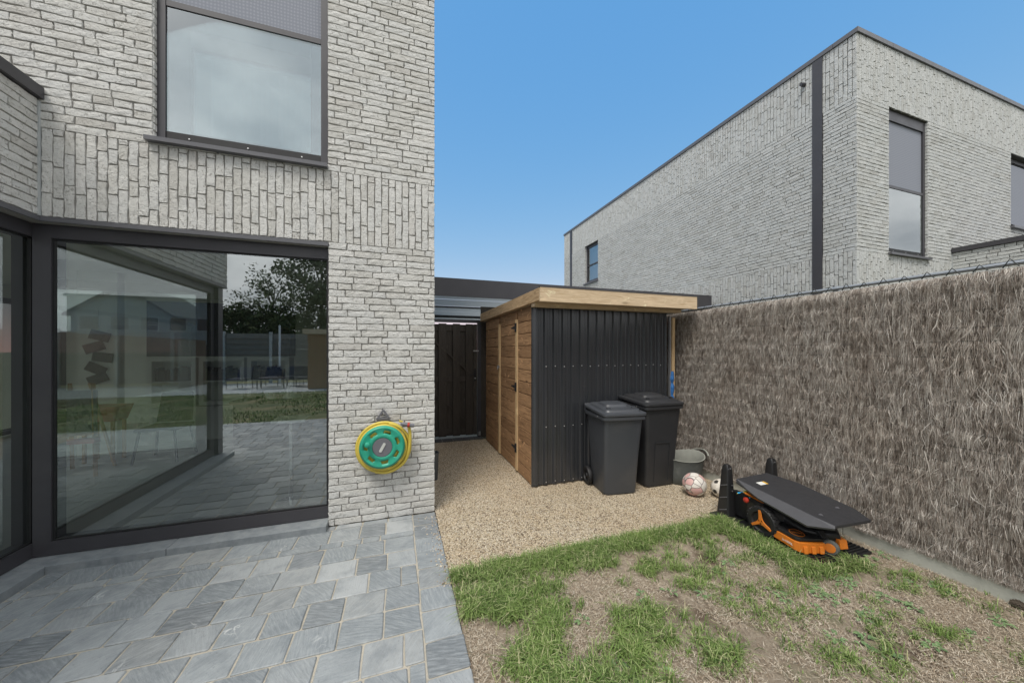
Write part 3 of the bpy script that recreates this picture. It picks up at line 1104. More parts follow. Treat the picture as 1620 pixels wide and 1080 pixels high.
# ------------------------------------------------------------------ the near house
def near_house():
    h = thing('brick_house', 'near pale grey brick house with a large glazed sliding window and upper window', 'house', (-2.5, 6, 0))
    hole_win = (XE - 0.08, -0.567, -0.1, 2.402)
    hole_up = (-1.745, -0.572, 3.10, 5.417)
    w_front = wall_body('front_wall', h, FM_OWN, -6.2, XC - 0.304, 0, ZT, [hole_win, hole_up, (-6.3, XE - 0.08, -0.1, 2.62)])
    w_side = wall_body('side_wall', h, FM_OWN_SIDE, D + 0.004, 13.0, 0, ZT, [])
    w_ext = wall_body('extension_wall', h, FM_EXT, Y_EXT, D - 0.002, 2.402, 3.24, [])
    w_ext_f = wall_body('extension_end_wall', h, FM_EXT_F, -6.2, XE - 0.304, 2.402, 3.24, [])
    holes = [hole_up]
    jobs = [
        (FM_OWN, rows(-0.567, XC + 0.008, 0, Z1, 42, seed=1), 'f'),
        (FM_OWN, rows(XE + 0.012, XC + 0.008, Z1, Z2, 46, vert=True, seed=2), 'f'),
        (FM_OWN, rows(-3.2, XC + 0.008, Z2, Z3, 41, holes + [(-9, XE, 0, 3.31)], seed=3), 'f'),
        (FM_OWN, rows(-3.2, XC + 0.008, Z3, ZT, 60, vert=True, seed=4), 'f'),
        (FM_OWN_SIDE, rows(D, 13.0, 0, Z1, 42, seed=5), 's'),
        (FM_OWN_SIDE, rows(D, 13.0, Z1, Z2, 166, vert=True, seed=6), 's'),
        (FM_OWN_SIDE, rows(D, 13.0, Z2, Z3, 41, seed=7), 's'),
        (FM_OWN_SIDE, rows(D, 13.0, Z3, ZT, 166, vert=True, seed=8), 's'),
        (FM_EXT, rows(Y_EXT - 0.008, D - 0.02, Z1, 3.24, 14, seed=9), 'e'),
        (FM_EXT_F, rows(-5.5, XE + 0.008, Z1, 3.24, 14, seed=10), 'ef'),
    ]
    # brick returns beside the upper window
    fm_rev = face_mtx((-1.745, 0, 0), (0, 1, 0), (1, 0, 0))
    jobs.append((fm_rev, rows(D, D + 0.085, 3.10, Z3, 40, seed=12), 'f'))
    lay_bricks(jobs, True, {'f': w_front, 's': w_side, 'e': w_ext, 'ef': w_ext_f}, h)
    # soft joint where the extension meets the house
    MB().box(XE + 0.001, XE + 0.012, D - 0.02, D + 0.0, 2.44, 3.23).build('sealant_joint', 'sealant', h)
    # parapet caps
    box('parapet_cap', 'aluminium_dark', h, -6.2, XE + 0.035, Y_EXT - 0.03, D - 0.013, 3.243, 3.322)
    box('parapet_cap', 'aluminium_dark', h, -6.2, XC + 0.03, D - 0.03, 13.05, ZT + 0.002, ZT + 0.07)
    # slender metal drip above the glazing
    box('drip_profile', 'aluminium_mid', h, XE + 0.0, -0.567, D - 0.012, D + 0.08, 2.404, 2.436)
    box('drip_profile', 'aluminium_mid', h, XE - 0.09, XE + 0.012, Y_EXT, D - 0.014, 2.404, 2.436)
    # large sliding window, its corner neighbour and the end pane
    glazing('window', h, FM_OWN, XE - 0.072, -0.569 + 0.082, 0.058, 2.400, 0.095, 0.12, 'glass', n0=-0.05)
    glazing('window', h, FM_EXT, Y_EXT + 0.16, D + 0.168, 0.058, 2.400, 0.095, 0.12, 'glass', n0=-0.074)
    box('corner_post', 'aluminium_dark', h, XE - 0.19, XE - 0.03, Y_EXT + 0.03, Y_EXT + 0.158, 0.058, 2.40)
    glazing('window', h, FM_EXT_F, -5.4, XE - 0.192, 0.058, 2.400, 0.095, 0.12, 'glass', n0=-0.036)
    # stone thresholds
    MB().box(XE - 0.16, -1.62, D - 0.10, D + 0.12, -0.04, 0.052).build('threshold', 'sill_stone', h, bevel=0.004)
    MB().box(-1.617, -0.569, D - 0.10, D + 0.12, -0.04, 0.052).build('threshold', 'sill_stone', h, bevel=0.004)
    MB().box(XE - 0.16, XE + 0.10, Y_EXT, D - 0.103, -0.04, 0.052).build('threshold', 'sill_stone', h, bevel=0.004)
    juliet_window(h, FM_OWN, -1.742, -0.576, 3.105, 5.41, 4.17)
    # rooms behind the glass
    MB().box(-6.2, XC - 0.31, D + 0.122, 9.0, -0.055, 0.05).box(-6.2, XE - 0.162, Y_EXT + 0.03, D + 0.122, -0.055, 0.05).build('floor', 'interior_floor', h)
    MB().box(-6.2, XC - 0.31, D + 0.302, 9.0, 2.62, 2.8).box(-6.2, XE - 0.31, Y_EXT + 0.32, D + 0.3, 2.62, 2.8).build('ceiling', 'interior_wall', h)
    box('inner_wall', 'interior_wall', h, -6.2, XC - 0.31, 9.0, 9.2, 0, 5.6)
    fm_l = face_mtx((-6.4, 0, 0), (0, -1, 0), (-1, 0, 0))
    wall_body('inner_wall', h, fm_l, -9.2, -Y_EXT, 0, 5.6, [(-8.8, -1.4, 0.1, 2.4)], th=0.2, mat='interior_wall', back=0.0)  # wide opening added out of view to let light into the rooms
    glazing('window', h, fm_l, -8.8, -1.4, 0.1, 2.4, 0.07, 0.1, 'glass_clear_added', n0=-0.04)  # invented window, unseen, added to brighten the rooms
    box('inner_wall', 'interior_wall', h, -4.20, -3.78, 6.36, 6.50, 0.05, 2.62)
    box('inner_wall', 'interior_wall', h, -6.2, XC - 0.31, 5.2, 5.3, 2.82, 5.6)
    box('roof', 'roofing', h, -6.2, XC - 0.01, D + 0.01, 13.0, 5.8, 6.2)
    box('roof', 'roofing', h, -6.2, XE - 0.31, Y_EXT + 0.31, D - 0.01, 2.95, 3.1)
    box('end_wall', 'mortar', h, -6.4, XC - 0.31, 12.7, 13.0, 0, ZT)
    wall_body('end_wall', h, face_mtx((-6.7, 0, 0), (0, -1, 0), (-1, 0, 0)), -13.0, -Y_EXT, 0, ZT - 0.01, [(-8.8, -1.4, 0.1, 2.4)], th=0.28)  # the added light opening carried through the outer leaf
    return h


near_house()


# ------------------------------------------------------------------ the other house
def far_house():
    h = thing('brick_house', 'pale grey brick house with flat roof standing behind the brushwood fence', 'house', (9, 8, 0))
    YE = 12.94
    win_s = (-11.29, -10.39, 4.02, 5.417)
    w1 = (7.45, 8.57, 3.09, 5.417)
    w2 = (11.46, 12.6, 3.97, 5.417)
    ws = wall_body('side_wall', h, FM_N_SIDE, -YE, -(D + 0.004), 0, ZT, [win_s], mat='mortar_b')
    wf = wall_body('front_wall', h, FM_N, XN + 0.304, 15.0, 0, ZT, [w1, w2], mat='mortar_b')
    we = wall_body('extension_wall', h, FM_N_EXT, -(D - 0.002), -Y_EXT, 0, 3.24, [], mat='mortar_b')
    strips = [(-3.862, -3.713, 0, 7), (-12.42, -12.26, 0, 7)]
    jobs = [
        (FM_N_SIDE, rows(-YE, -D + 0.008, 0, Z1, 42, strips, seed=21), 'n'),
        (FM_N_SIDE, rows(-YE, -D + 0.008, Z1, Z2, 166, strips, vert=True, seed=22), 'n'),
        (FM_N_SIDE, rows(-YE, -D + 0.008, Z2, Z3, 41, strips + [win_s], seed=23), 'n'),
        (FM_N_SIDE, rows(-YE, -D + 0.008, Z3, ZT, 166, strips, vert=True, seed=24), 'n'),
        (FM_N, rows(XN - 0.008, 15.0, Z1, Z2, 144, vert=True, seed=25), 'nf'),
        (FM_N, rows(XN - 0.008, 15.0, Z2, Z3, 41, [w1, w2, (XNE, 20, 0, 3.31)], seed=26), 'nf'),
        (FM_N, rows(XN - 0.008, 15.0, Z3, ZT, 144, vert=True, seed=27), 'nf'),
        (FM_N_EXT, rows(-D + 0.02, -Y_EXT, 1.41, 3.24, 31, seed=28), 'ne'),
        (face_mtx((8.57, 0, 0), (0, -1, 0), (-1, 0, 0)), rows(-D - 0.085, -D, 3.09, Z3, 40, seed=29), 'nf'),
        (face_mtx((0, 11.29, 0), (1, 0, 0), (0, -1, 0)), rows(XN, XN + 0.085, 4.02, Z3, 24, seed=30), 'n'),
    ]
    lay_bricks(jobs, False, {'n': ws, 'nf': wf, 'ne': we}, h, mat='brick_dimmed')
    for (a, b, z0, z1) in strips:
        box('downpipe_panel', 'aluminium_dark', h, XN - 0.022, XN + 0.02, -b + 0.003, -a - 0.003, 0.02, ZT - 0.003)
    # roof edge in lengths with visible joints
    y = D - 0.03
    while y < YE:
        box('parapet_cap', 'aluminium_mid', h, XN - 0.03, XN + 0.3, y + 0.32 * (y < D), min(y + 2.5, YE + 0.03) - 0.006, ZT + 0.002, ZT + 0.072)
        y += 2.5
    x = XN - 0.03
    while x < 15:
        box('parapet_cap', 'aluminium_mid', h, x + 0.0, min(x + 0.9, 15) - 0.006, D - 0.03, D + 0.285, ZT + 0.002, ZT + 0.072)
        x += 0.9
    box('parapet_cap', 'aluminium_dark', h, XNE - 0.035, 14, Y_EXT - 0.03, D - 0.013, 3.243, 3.322)
    MB().box(XNE - 0.012, XNE - 0.001, D - 0.02, D, 2.3, 3.23).build('sealant_joint', 'sealant', h)
    juliet_window(h, FM_N, w1[0] + 0.003, w1[1] - 0.004, 3.095, 5.41, 4.18)
    win = glazing('window', h, FM_N, w2[0] + 0.003, w2[1] - 0.004, 3.98, 5.41, 0.075, 0.09, 'glass_upper', n0=-0.085)
    MB().box(w2[0] + 0.06, w2[1] - 0.06, 4.06, 5.25, -0.062, -0.056, FM_N).build('sun_screen', 'screen', win)
    MB().box(w2[0] - 0.02, w2[1] + 0.03, 3.935, 3.978, -0.09, 0.055, FM_N).build('sill', 'aluminium_mid', win)
    win = glazing('window', h, FM_N_SIDE, win_s[0] + 0.004, win_s[1] - 0.004, 4.03, 5.41, 0.085, 0.09, 'glass_upper', n0=-0.085)
    MB().box(win_s[0] + 0.02, win_s[1] - 0.02, 4.66, 4.70, -0.12, -0.075, FM_N_SIDE).build('mullion', 'aluminium_dark', win)
    MB().box(win_s[0] + 0.08, win_s[1] - 0.08, 4.1, 5.33, -0.30, -0.295, FM_N_SIDE).build('blind', 'screen', win)
    MB().box(win_s[0] - 0.03, win_s[1] + 0.03, 3.985, 4.028, -0.09, 0.055, FM_N_SIDE).build('sill', 'aluminium_mid', win)
    # small wall spout
    sp = MB().tube([(XN - 0.002, 3.985, 6.085), (XN - 0.09, 3.985, 6.075)], [0.035, 0.028], 10)
    sp.build('overflow_spout', 'aluminium_dark', h, smooth=True)
    box('roof', 'roofing', h, XN + 0.3, 14.9, D + 0.3, YE - 0.01, 5.9, 6.2)
    box('roof', 'roofing', h, XNE + 0.3, 14, Y_EXT, D - 0.01, 2.95, 3.1)
    box('end_wall', 'mortar', h, XN + 0.304, 15, YE - 0.3, YE, 0, ZT - 0.01)
    box('end_wall', 'mortar', h, 14.7, 15, D + 0.31, YE - 0.302, 0, ZT - 0.02)
    box('inner_wall', 'interior_wall', h, XN + 0.31, 14.69, 7.0, 7.1, 0.02, 5.88)
    box('floor', 'interior_floor', h, XN + 0.31, 14.69, D + 0.31, YE - 0.31, 2.8, 2.95)
    return h


far_house()


# ------------------------------------------------------------------ carport and gate
def carport():
    c = thing('carport', 'dark grey flat carport roof spanning the gap between both houses', 'carport', (3.5, 8, 0))
    xa, xb = XC + 0.03, 6.49
    box('fascia', 'aluminium_dark', c, xa, xb, 5.69, 5.73, 2.42, 2.72)
    box('fascia', 'aluminium_dark', c, xa, xb, 10.85, 10.89, 2.42, 2.72)
    box('fascia', 'aluminium_dark', c, xb - 0.04, xb, 5.732, 10.848, 2.42, 2.719)
    y = 5.735
    for w in (0.86, 0.95, 1.05, 1.0, 1.2):
        q = MB()
        y9 = min(y + w - 0.03, 10.848)
        for i in range(13):
            yy = y + (y9 - y) * i / 12
            q.v += [(xa, yy, 2.50 + 0.012 * (i % 2)), (xb - 0.042, yy, 2.50 + 0.012 * (i % 2))]
        q.f = [(2 * i, 2 * i + 1, 2 * i + 3, 2 * i + 2) for i in range(12)]
        q.build('roof_panel', 'deck_metal', c)
        y += w
    for y in (9.45, 7.58):
        box('beam', 'aluminium_dark', c, xa, xb - 0.045, y, y + 0.09, 2.43 if y > 9 else 2.47, 2.498)
    for (x, y) in ((6.38, 5.80), (6.38, 10.7), (3.6, 10.7)):
        box('post', 'aluminium_dark', c, x - 0.05, x + 0.05, y - 0.05, y + 0.05, -0.05, 2.42)


carport()


def gate():
    g = thing('gate', 'dark stained wooden board gate between house corner and shed', 'gate', (0.9, 5.95, 0))
    x0, x1 = XC + 0.03, 1.31
    box('post', 'aluminium_dark', g, 1.335, 1.395, 5.92, 5.985, -0.02, 2.06)
    box('post', 'aluminium_dark', g, XC + 0.012, XC + 0.028, 5.92, 5.985, -0.02, 2.06)
    box('side_panel', 'gate_wood', g, 1.397, 2.2, 5.945, 5.97, -0.02, 2.3)
    box('lintel', 'aluminium_dark', g, XC + 0.03, 1.333, 5.925, 5.98, 2.005, 2.06)
    for z in (0.07, 0.98, 1.86):
        box('rail', 'gate_wood', g, x0, x1, 5.962, 5.988, z, z + 0.085, bevel=0.003)
    for z in (0.16, 1.07):
        MB().bar((x1 - 0.05, 5.976, z), (x0 + 0.05, 5.976, z + 0.78), 0.024, 0.08, (0, 1, 0)).build('brace', 'gate_wood', g)
    # front boards with gaps, rear boards behind the gaps
    fr = [(0.40, 0.52), (0.655, 0.79), (0.90, 1.025), (1.125, 1.255)]
    for (a, b) in fr:
        box('board', 'gate_wood', g, a, b, 5.938, 5.96, 0.035, 1.985, bevel=0.003)
    box('board', 'gate_wood', g, 1.262, 1.325, 5.938, 5.96, 0.035, 1.985, bevel=0.003)
    for (a, b) in ((0.35, 0.43), (0.50, 0.68), (0.77, 0.92), (1.00, 1.15), (1.24, 1.30)):
        box('board', 'gate_wood', g, a, b, 5.99, 6.01, 0.035, 1.975, bevel=0.003)
    hd = MB().tube([(1.29, 5.936, 1.09), (1.29, 5.89, 1.09), (1.18, 5.885, 1.085)], 0.010, 8)
    hd.build('handle', 'rubber', g, smooth=True)
    box('latch_plate', 'rubber', g, 1.272, 1.306, 5.93, 5.937, 0.98, 1.2)
    MB().lathe([(0.013, 0), (0.013, 0.012), (0.004, 0.014)], 10, Matrix.Translation((1.29, 5.93, 1.03)) @ Matrix.Rotation(R(90), 4, 'X')).build('lock_cylinder', 'zinc', g)
    box('bolt', 'zinc', g, 1.255, 1.35, 5.912, 5.93, 1.50, 1.524, bevel=0.003)
    box('hinge', 'zinc', g, 1.345, 1.385, 5.90, 5.918, 0.02, 0.09, bevel=0.004)
    box('hinge', 'zinc', g, XC + 0.03, XC + 0.07, 5.90, 5.918, 0.05, 0.10, bevel=0.004)


gate()


# ------------------------------------------------------------------ shed
def shed():
    s = thing('garden_shed', 'timber shed with brown plank side, black ribbed metal front and pine roof edge', 'shed', (2.3, 4.5, 0))
    X0, X1, Y0, Y1, H = 1.41, 3.25, 3.51, 5.62, 2.02
    MB().box(X0 + 0.022, X1 - 0.01, Y0 + 0.03, Y1, 0.0, H).build('wall_core', 'plank_brown', s)
    DA, DB = 4.02, 4.80         # door edges along y
    n = 14
    ph = 1.985 / n
    for k in range(n):
        z0 = 0.012 + k * ph
        z1 = z0 + ph - 0.007
        for (a, b, px) in ((Y0 + 0.012, DA - 0.022, 0.0), (DA + 0.040, DB - 0.038, 0.004), (DB + 0.038, Y1, 0.0)):
            if b - a < 0.05:
                continue
            if k == n - 1 and a > DA and b < DB:
                z1 = min(z1, H - 0.03)
            mb = MB().box(X0 + px, X0 + 0.021, a, b, z0, z1)
            mb.build('plank', 'plank_brown', s, bevel=0.0035, seg=1)
    for (a, b) in ((DA - 0.02, DA + 0.038), (DB - 0.036, DB + 0.036)):
        box('door_batten', 'batten_wood', s, X0 - 0.016, X0 + 0.02, a, b, 0.02, 1.90, bevel=0.003)
    for z in (0.30, 1.06, 1.80):
        hb = MB()
        hb.box(X0 - 0.023, X0 - 0.0165, DA - 0.018, DA + 0.03, z - 0.055, z + 0.055)
        hb.prism([(0, -0.022), (0.15, -0.007), (0.15, 0.007), (0, 0.022)], 0.006, Matrix.Translation((X0 - 0.024, DA + 0.026, z)) @ Matrix(((0, 0, 1, 0), (1, 0, 0, 0), (0, 1, 0, 0), (0, 0, 0, 1))))
        hb.tube([(X0 - 0.027, DA + 0.008, z - 0.05), (X0 - 0.027, DA + 0.008, z + 0.05)], 0.008, 8)
        hb.build('hinge', 'rubber', s)
    lt = MB().box(X0 - 0.03, X0 - 0.017, DB - 0.05, DB + 0.02, 1.26, 1.30).box(X0 - 0.045, X0 - 0.031, DB - 0.03, DB - 0.01, 1.24, 1.285)
    lt.build('latch', 'zinc', s, bevel=0.002)
    # ribbed cladding: one profile sheet
    prof = []
    pitch = 0.1123
    x = X0 + 0.03
    xs0 = 1.564 - pitch * 1.0
    prof.append((X0 - 0.006, 0.0))
    c = xs0
    while c < X1:
        for (dx, dy) in ((-0.027, 0), (-0.014, 0.020), (0.014, 0.020), (0.027, 0), (0.048, 0), (0.051, 0.003), (0.061, 0.003), (0.064, 0)):
            xx = c + dx
            if X0 + 0.02 < xx < X1:
                prof.append((xx, dy))
        c += pitch
    prof.append((X1, 0.0))
    m = MB()
    for (px_, dy) in prof:
        m.v.append((px_, Y0 - dy, 0.015))
        m.v.append((px_, Y0 - dy, H - 0.005))
    for i in range(len(prof) - 1):
        m.f.append((2 * i, 2 * i + 2, 2 * i + 3, 2 * i + 1))
    m.build('ribbed_cladding', 'sheet', s)
    MB().box(X0 - 0.012, X0 - 0.002, Y0 - 0.004, Y0 + 0.011, 0.01, H - 0.006).box(X0 - 0.0118, X0 + 0.028, Y0 - 0.0075, Y0 - 0.0042, 0.01, H - 0.006).build('corner_trim', 'sheet', s)
    for row, z in enumerate((0.045, 0.66, 1.334)):
        for k in range(15):
            xx = 1.564 + k * pitch
            sc = MB().lathe([(0.0065, 0), (0.0065, 0.003), (0.004, 0.004), (0.004, 0.007), (0.001, 0.008)], 6, Matrix.Translation((xx, Y0 - 0.020, z + 0.004 * math.sin(k * 2.1))) @ Matrix.Rotation(R(90), 4, 'X'))
            sc.build('screw', 'zinc', s)
    # roof edge
    XA, XB_, YA, YB = 1.361, 3.40, 3.18, 5.80
    box('fascia', 'pine_x', s, XA, XB_, YA, YA + 0.035, 2.008, 2.155, bevel=0.003)
    box('fascia', 'pine_y', s, XA + 0.001, XA + 0.034, YA + 0.036, YB, 2.025, 2.154, bevel=0.003)
    box('fascia', 'pine_x', s, XA, XB_, YB + 0.001, YB + 0.035, 2.025, 2.154, bevel=0.003)
    box('fascia', 'pine_y', s, XB_ - 0.034, XB_ - 0.001, YA + 0.036, YB, 2.025, 2.154, bevel=0.003)
    box('soffit', 'pine_x', s, XA + 0.036, XB_ - 0.036, YA + 0.037, YB - 0.002, 2.024, 2.044)
    box('soffit_board', 'pine_x', s, XA + 0.02, XB_ - 0.04, YA + 0.20, Y0 - 0.03, 1.985, 2.022, bevel=0.003)
    box('roof', 'roofing', s, XA + 0.036, XB_ - 0.036, YA + 0.037, YB - 0.002, 2.09, 2.14)
    box('roof_trim', 'aluminium_dark', s, XA - 0.004, XB_ + 0.004, YA - 0.004, YA + 0.03, 2.156, 2.164)


shed()

pole = thing('timber_batten', 'raw timber batten with blue wrapping wedged between shed and fence', 'batten', (3.31, 3.49, 0))
MB().bar((3.31, 3.485, 0.0), (3.325, 3.485, 1.93), 0.04, 0.04).build('timber', 'batten_wood', pole, bevel=0.003)
wr = MB()
wr.tube([(3.302 + 0.003 * math.sin(i * 1.7), 3.483, 0.45 + 0.05 * i) for i in range(17)], [0.030 + 0.007 * math.sin(i * 2.3) for i in range(17)], 8)
wr.build('wrapping', 'blue_plastic', pole)
MB().box(3.262, 3.285, 3.47, 3.50, 0, 1.95).build('corner_strip', 'zinc', pole)


# ------------------------------------------------------------------ brushwood fence
def ribbons(P0, P1, P2, w, side):
    """three-point ribbons; arrays (n,3), width (n,), side (n,3) unit"""
    n = len(P0)
    s = side * w[:, None]
    V = np.stack([P0 - s, P0 + s, P1 - s * 0.8, P1 + s * 0.8, P2 - s * 0.15, P2 + s * 0.15], 1).reshape(-1, 3)
    b = (np.arange(n) * 6)[:, None]
    F = np.concatenate([b + np.array([[0, 1, 3, 2]]), b + np.array([[2, 3, 5, 4]])], 1).reshape(-1, 4)
    return V, F


def heather_strands(n, y0, y1, z0, z1, seed, wscale=1.0, face=3.478):
    g = np.random.default_rng(seed)
    vn = VN(seed)
    pitch = 0.098
    rowsn = int((z1 - z0) / pitch) + 1
    nbun = max(10, n // 22)
    bi = g.integers(0, nbun, n)
    by = g.uniform(y0, y1, nbun)
    brow = g.integers(0, rowsn + 1, nbun)
    blean = g.normal(0, 0.13, nbun)
    bout = np.abs(g.normal(0, 0.006, nbun))
    y = by[bi] + g.normal(0, 0.007, n)
    row = brow[bi]
    ztop = z0 + row * pitch + g.normal(0, 0.007, n) + 0.007 * np.sin(y * 9 + row * 1.7) + 0.03
    L = np.abs(g.normal(0.085, 0.03, n)) + 0.035
    L = np.where(g.random(n) < 0.06, L * 1.8, L)
    ztop = np.clip(ztop, z0 + 0.05, z1 + 0.015)
    L = np.minimum(L, ztop - z0 + 0.03)
    lump = (vn(y * 3.1, row * 0.9, 1.7) - 0.3) * 0.02
    lean = g.normal(0, 0.10, n) + blean[bi]
    wild = g.random(n) < 0.07
    lean = np.where(wild, lean + g.normal(0, 0.7, n), lean)
    belly = np.abs(g.normal(0.012, 0.007, n)) + lump + bout[bi]
    belly = np.where(wild, belly + g.uniform(0.004, 0.022, n), belly)
    P0 = np.stack([face - 0.003 - g.uniform(0, 0.004, n), y, ztop], 1)
    P1 = np.stack([face - belly, y + lean * L * 0.5 + g.normal(0, 0.0015, n), ztop - L * 0.5], 1)
    P2 = np.stack([face - belly * g.uniform(0.5, 1.35, n), y + lean * L + g.normal(0, 0.04, n) * L, np.maximum(ztop - L * np.clip(1 - np.abs(lean) * 0.25, 0.4, 1), z0 - 0.012)], 1)
    w = g.uniform(0.0004, 0.0012, n) * wscale
    w = np.where(g.random(n) < 0.05, w * 1.9, w)
    ang = g.normal(0, 0.6, n)
    side = np.stack([np.sin(ang), np.cos(ang), np.zeros(n)], 1)
    return ribbons(P0, P1, P2, w, side)


def brushwood_fence():
    f = thing('brushwood_fence', 'tall grey brown brushwood screen fence on a low concrete base', 'fence', (XF, 1, 0))
    yA, yB = -2.0, 3.80
    back = MB()
    g = random.Random(4)
    n = 90
    for i in range(n):
        a, b = yA + (yB - yA) * i / n, yA + (yB - yA) * (i + 1) / n
        z1 = 1.985 + g.uniform(-0.015, 0.012)
        back.box(3.482 + g.uniform(-0.004, 0.006), 3.53, a, b - 0.0005, 0.115, z1)
    back.build('backing', 'heather_back', f)
    V, F = heather_strands(190000, 0.5, yB, 0.10, 1.985, 31)
    o = obj('strands', fast_mesh('strands', V, F, 'heather'), f)
    o['kind'] = 'stuff'
    V, F = heather_strands(9000, yA, 0.5, 0.10, 1.985, 32, 3.0)
    o = obj('strands', fast_mesh('strands', V, F, 'heather'), f)
    o['kind'] = 'stuff'
    # heavier woody stems
    gg = np.random.default_rng(8)
    k = 1500
    y = gg.uniform(0.6, yB, k)
    z = gg.uniform(0.2, 2.0, k)
    L = gg.uniform(0.08, 0.26, k)
    a = gg.normal(0, 0.32, k)
    P0 = np.stack([np.full(k, 3.464) - gg.uniform(0, 0.01, k), y, z], 1)
    P1 = P0 + np.stack([-gg.uniform(0.0, 0.014, k), np.sin(a) * L * 0.5 + gg.normal(0, 0.02, k), -np.cos(a) * L * 0.5], 1)
    P2 = P0 + np.stack([-gg.uniform(0.0, 0.02, k), np.sin(a) * L, -np.cos(a) * L], 1)
    P2[:, 2] = np.maximum(P2[:, 2], 0.1)
    V, F = ribbons(P0, P1, P2, gg.uniform(0.0014, 0.0036, k), np.tile(np.array([[0, 1.0, 0]]), (k, 1)))
    o = obj('stems', fast_mesh('stems', V, F, 'heather'), f)
    o['kind'] = 'stuff'
    # long upright twigs on the face
    k = 7000
    y = gg.uniform(0.55, yB, k)
    z = gg.uniform(0.25, 1.99, k)
    L = gg.uniform(0.10, 0.42, k)
    a = gg.normal(0, 0.07, k)
    P0 = np.stack([3.462 - gg.uniform(0, 0.014, k), y, z], 1)
    P2 = P0 + np.stack([gg.normal(-0.002, 0.004, k), np.sin(a) * L, -np.cos(a) * L], 1)
    P2[:, 2] = np.maximum(P2[:, 2], 0.1)
    V, F = ribbons(P0, (P0 + P2) / 2 + gg.normal(0, 0.002, (k, 3)), P2, gg.uniform(0.0007, 0.0019, k), np.tile(np.array([[0.3, 0.95, 0]]), (k, 1)))
    o = obj('twigs', fast_mesh('twigs', V, F, 'heather'), f)
    o['kind'] = 'stuff'
    # binding wires, one for each tied row
    z = 0.19
    while z < 1.97:
        MB().tube([(3.456 - 0.004 * math.sin(i * 1.9 + z * 9), yA + (yB - yA) * i / 24, z + 0.006 * math.sin(i * 0.9 + z * 30)) for i in range(25)], 0.0018, 5).build('binding_wire', 'wire_dark', f)
        z += 0.098
    # concrete gravel boards
    y = yB
    while y > yA:
        MB().box(3.462, 3.545, max(y - 2.0, yA) + 0.004, y, -0.05, 0.112).build('concrete_board', 'kerb', f, bevel=0.004)
        y -= 2.0
    # mesh panel behind: top rail, posts and the knuckled wire ends that stand above the screen
    MB().tube([(3.54, yA, 2.035), (3.54, yB, 2.035)], 0.014, 8).build('top_rail', 'galvanised', f, smooth=True)
    for y in (3.7, 1.9, 0.1, -1.7):
        MB().tube([(3.565, y, -0.05), (3.565, y, 2.06)], 0.022, 10).build('post', 'galvanised', f, smooth=True)
    y = yB - 0.03
    i = 0
    while y > 0.6:
        w = 0.06
        hh = 0.022 + 0.006 * math.sin(i * 2.7)
        MB().tube([(3.515, y, 2.01), (3.512, y - w * 0.45, 2.034 + hh), (3.516, y - w, 2.01)], 0.0034, 6).build('wire_knuckle', 'wire_dark', f)
        y -= w * 1.9
        i += 1


brushwood_fence()


# ------------------------------------------------------------------ wheeled bins
def rrect(w, d, r, n=4, cy=0.0):
    pts = []
    for (sx, sy, a0) in ((1, -1, -90), (1, 1, 0), (-1, 1, 90), (-1, -1, 180)):
        for k in range(n + 1):
            a = R(a0 + 90 * k / n)
            pts.append((sx * (w / 2 - r) + r * math.cos(a), cy + sy * (d / 2 - r) + r * math.sin(a)))
    return pts


def loft(rings):
    m = MB()
    n = len(rings[0][0])
    for (pts, z) in rings:
        for k, p in enumerate(pts):
            zz = z(p) if callable(z) else z
            m.v.append((p[0], p[1], zz))
    for i in range(len(rings) - 1):
        for k in range(n):
            k2 = (k + 1) % n
            m.f.append((i * n + k, i * n + k2, (i + 1) * n + k2, (i + 1) * n + k))
    m.f.append(tuple(range(n - 1, -1, -1)))
    m.f.append(tuple((len(rings) - 1) * n + k for k in range(n)))
    return m


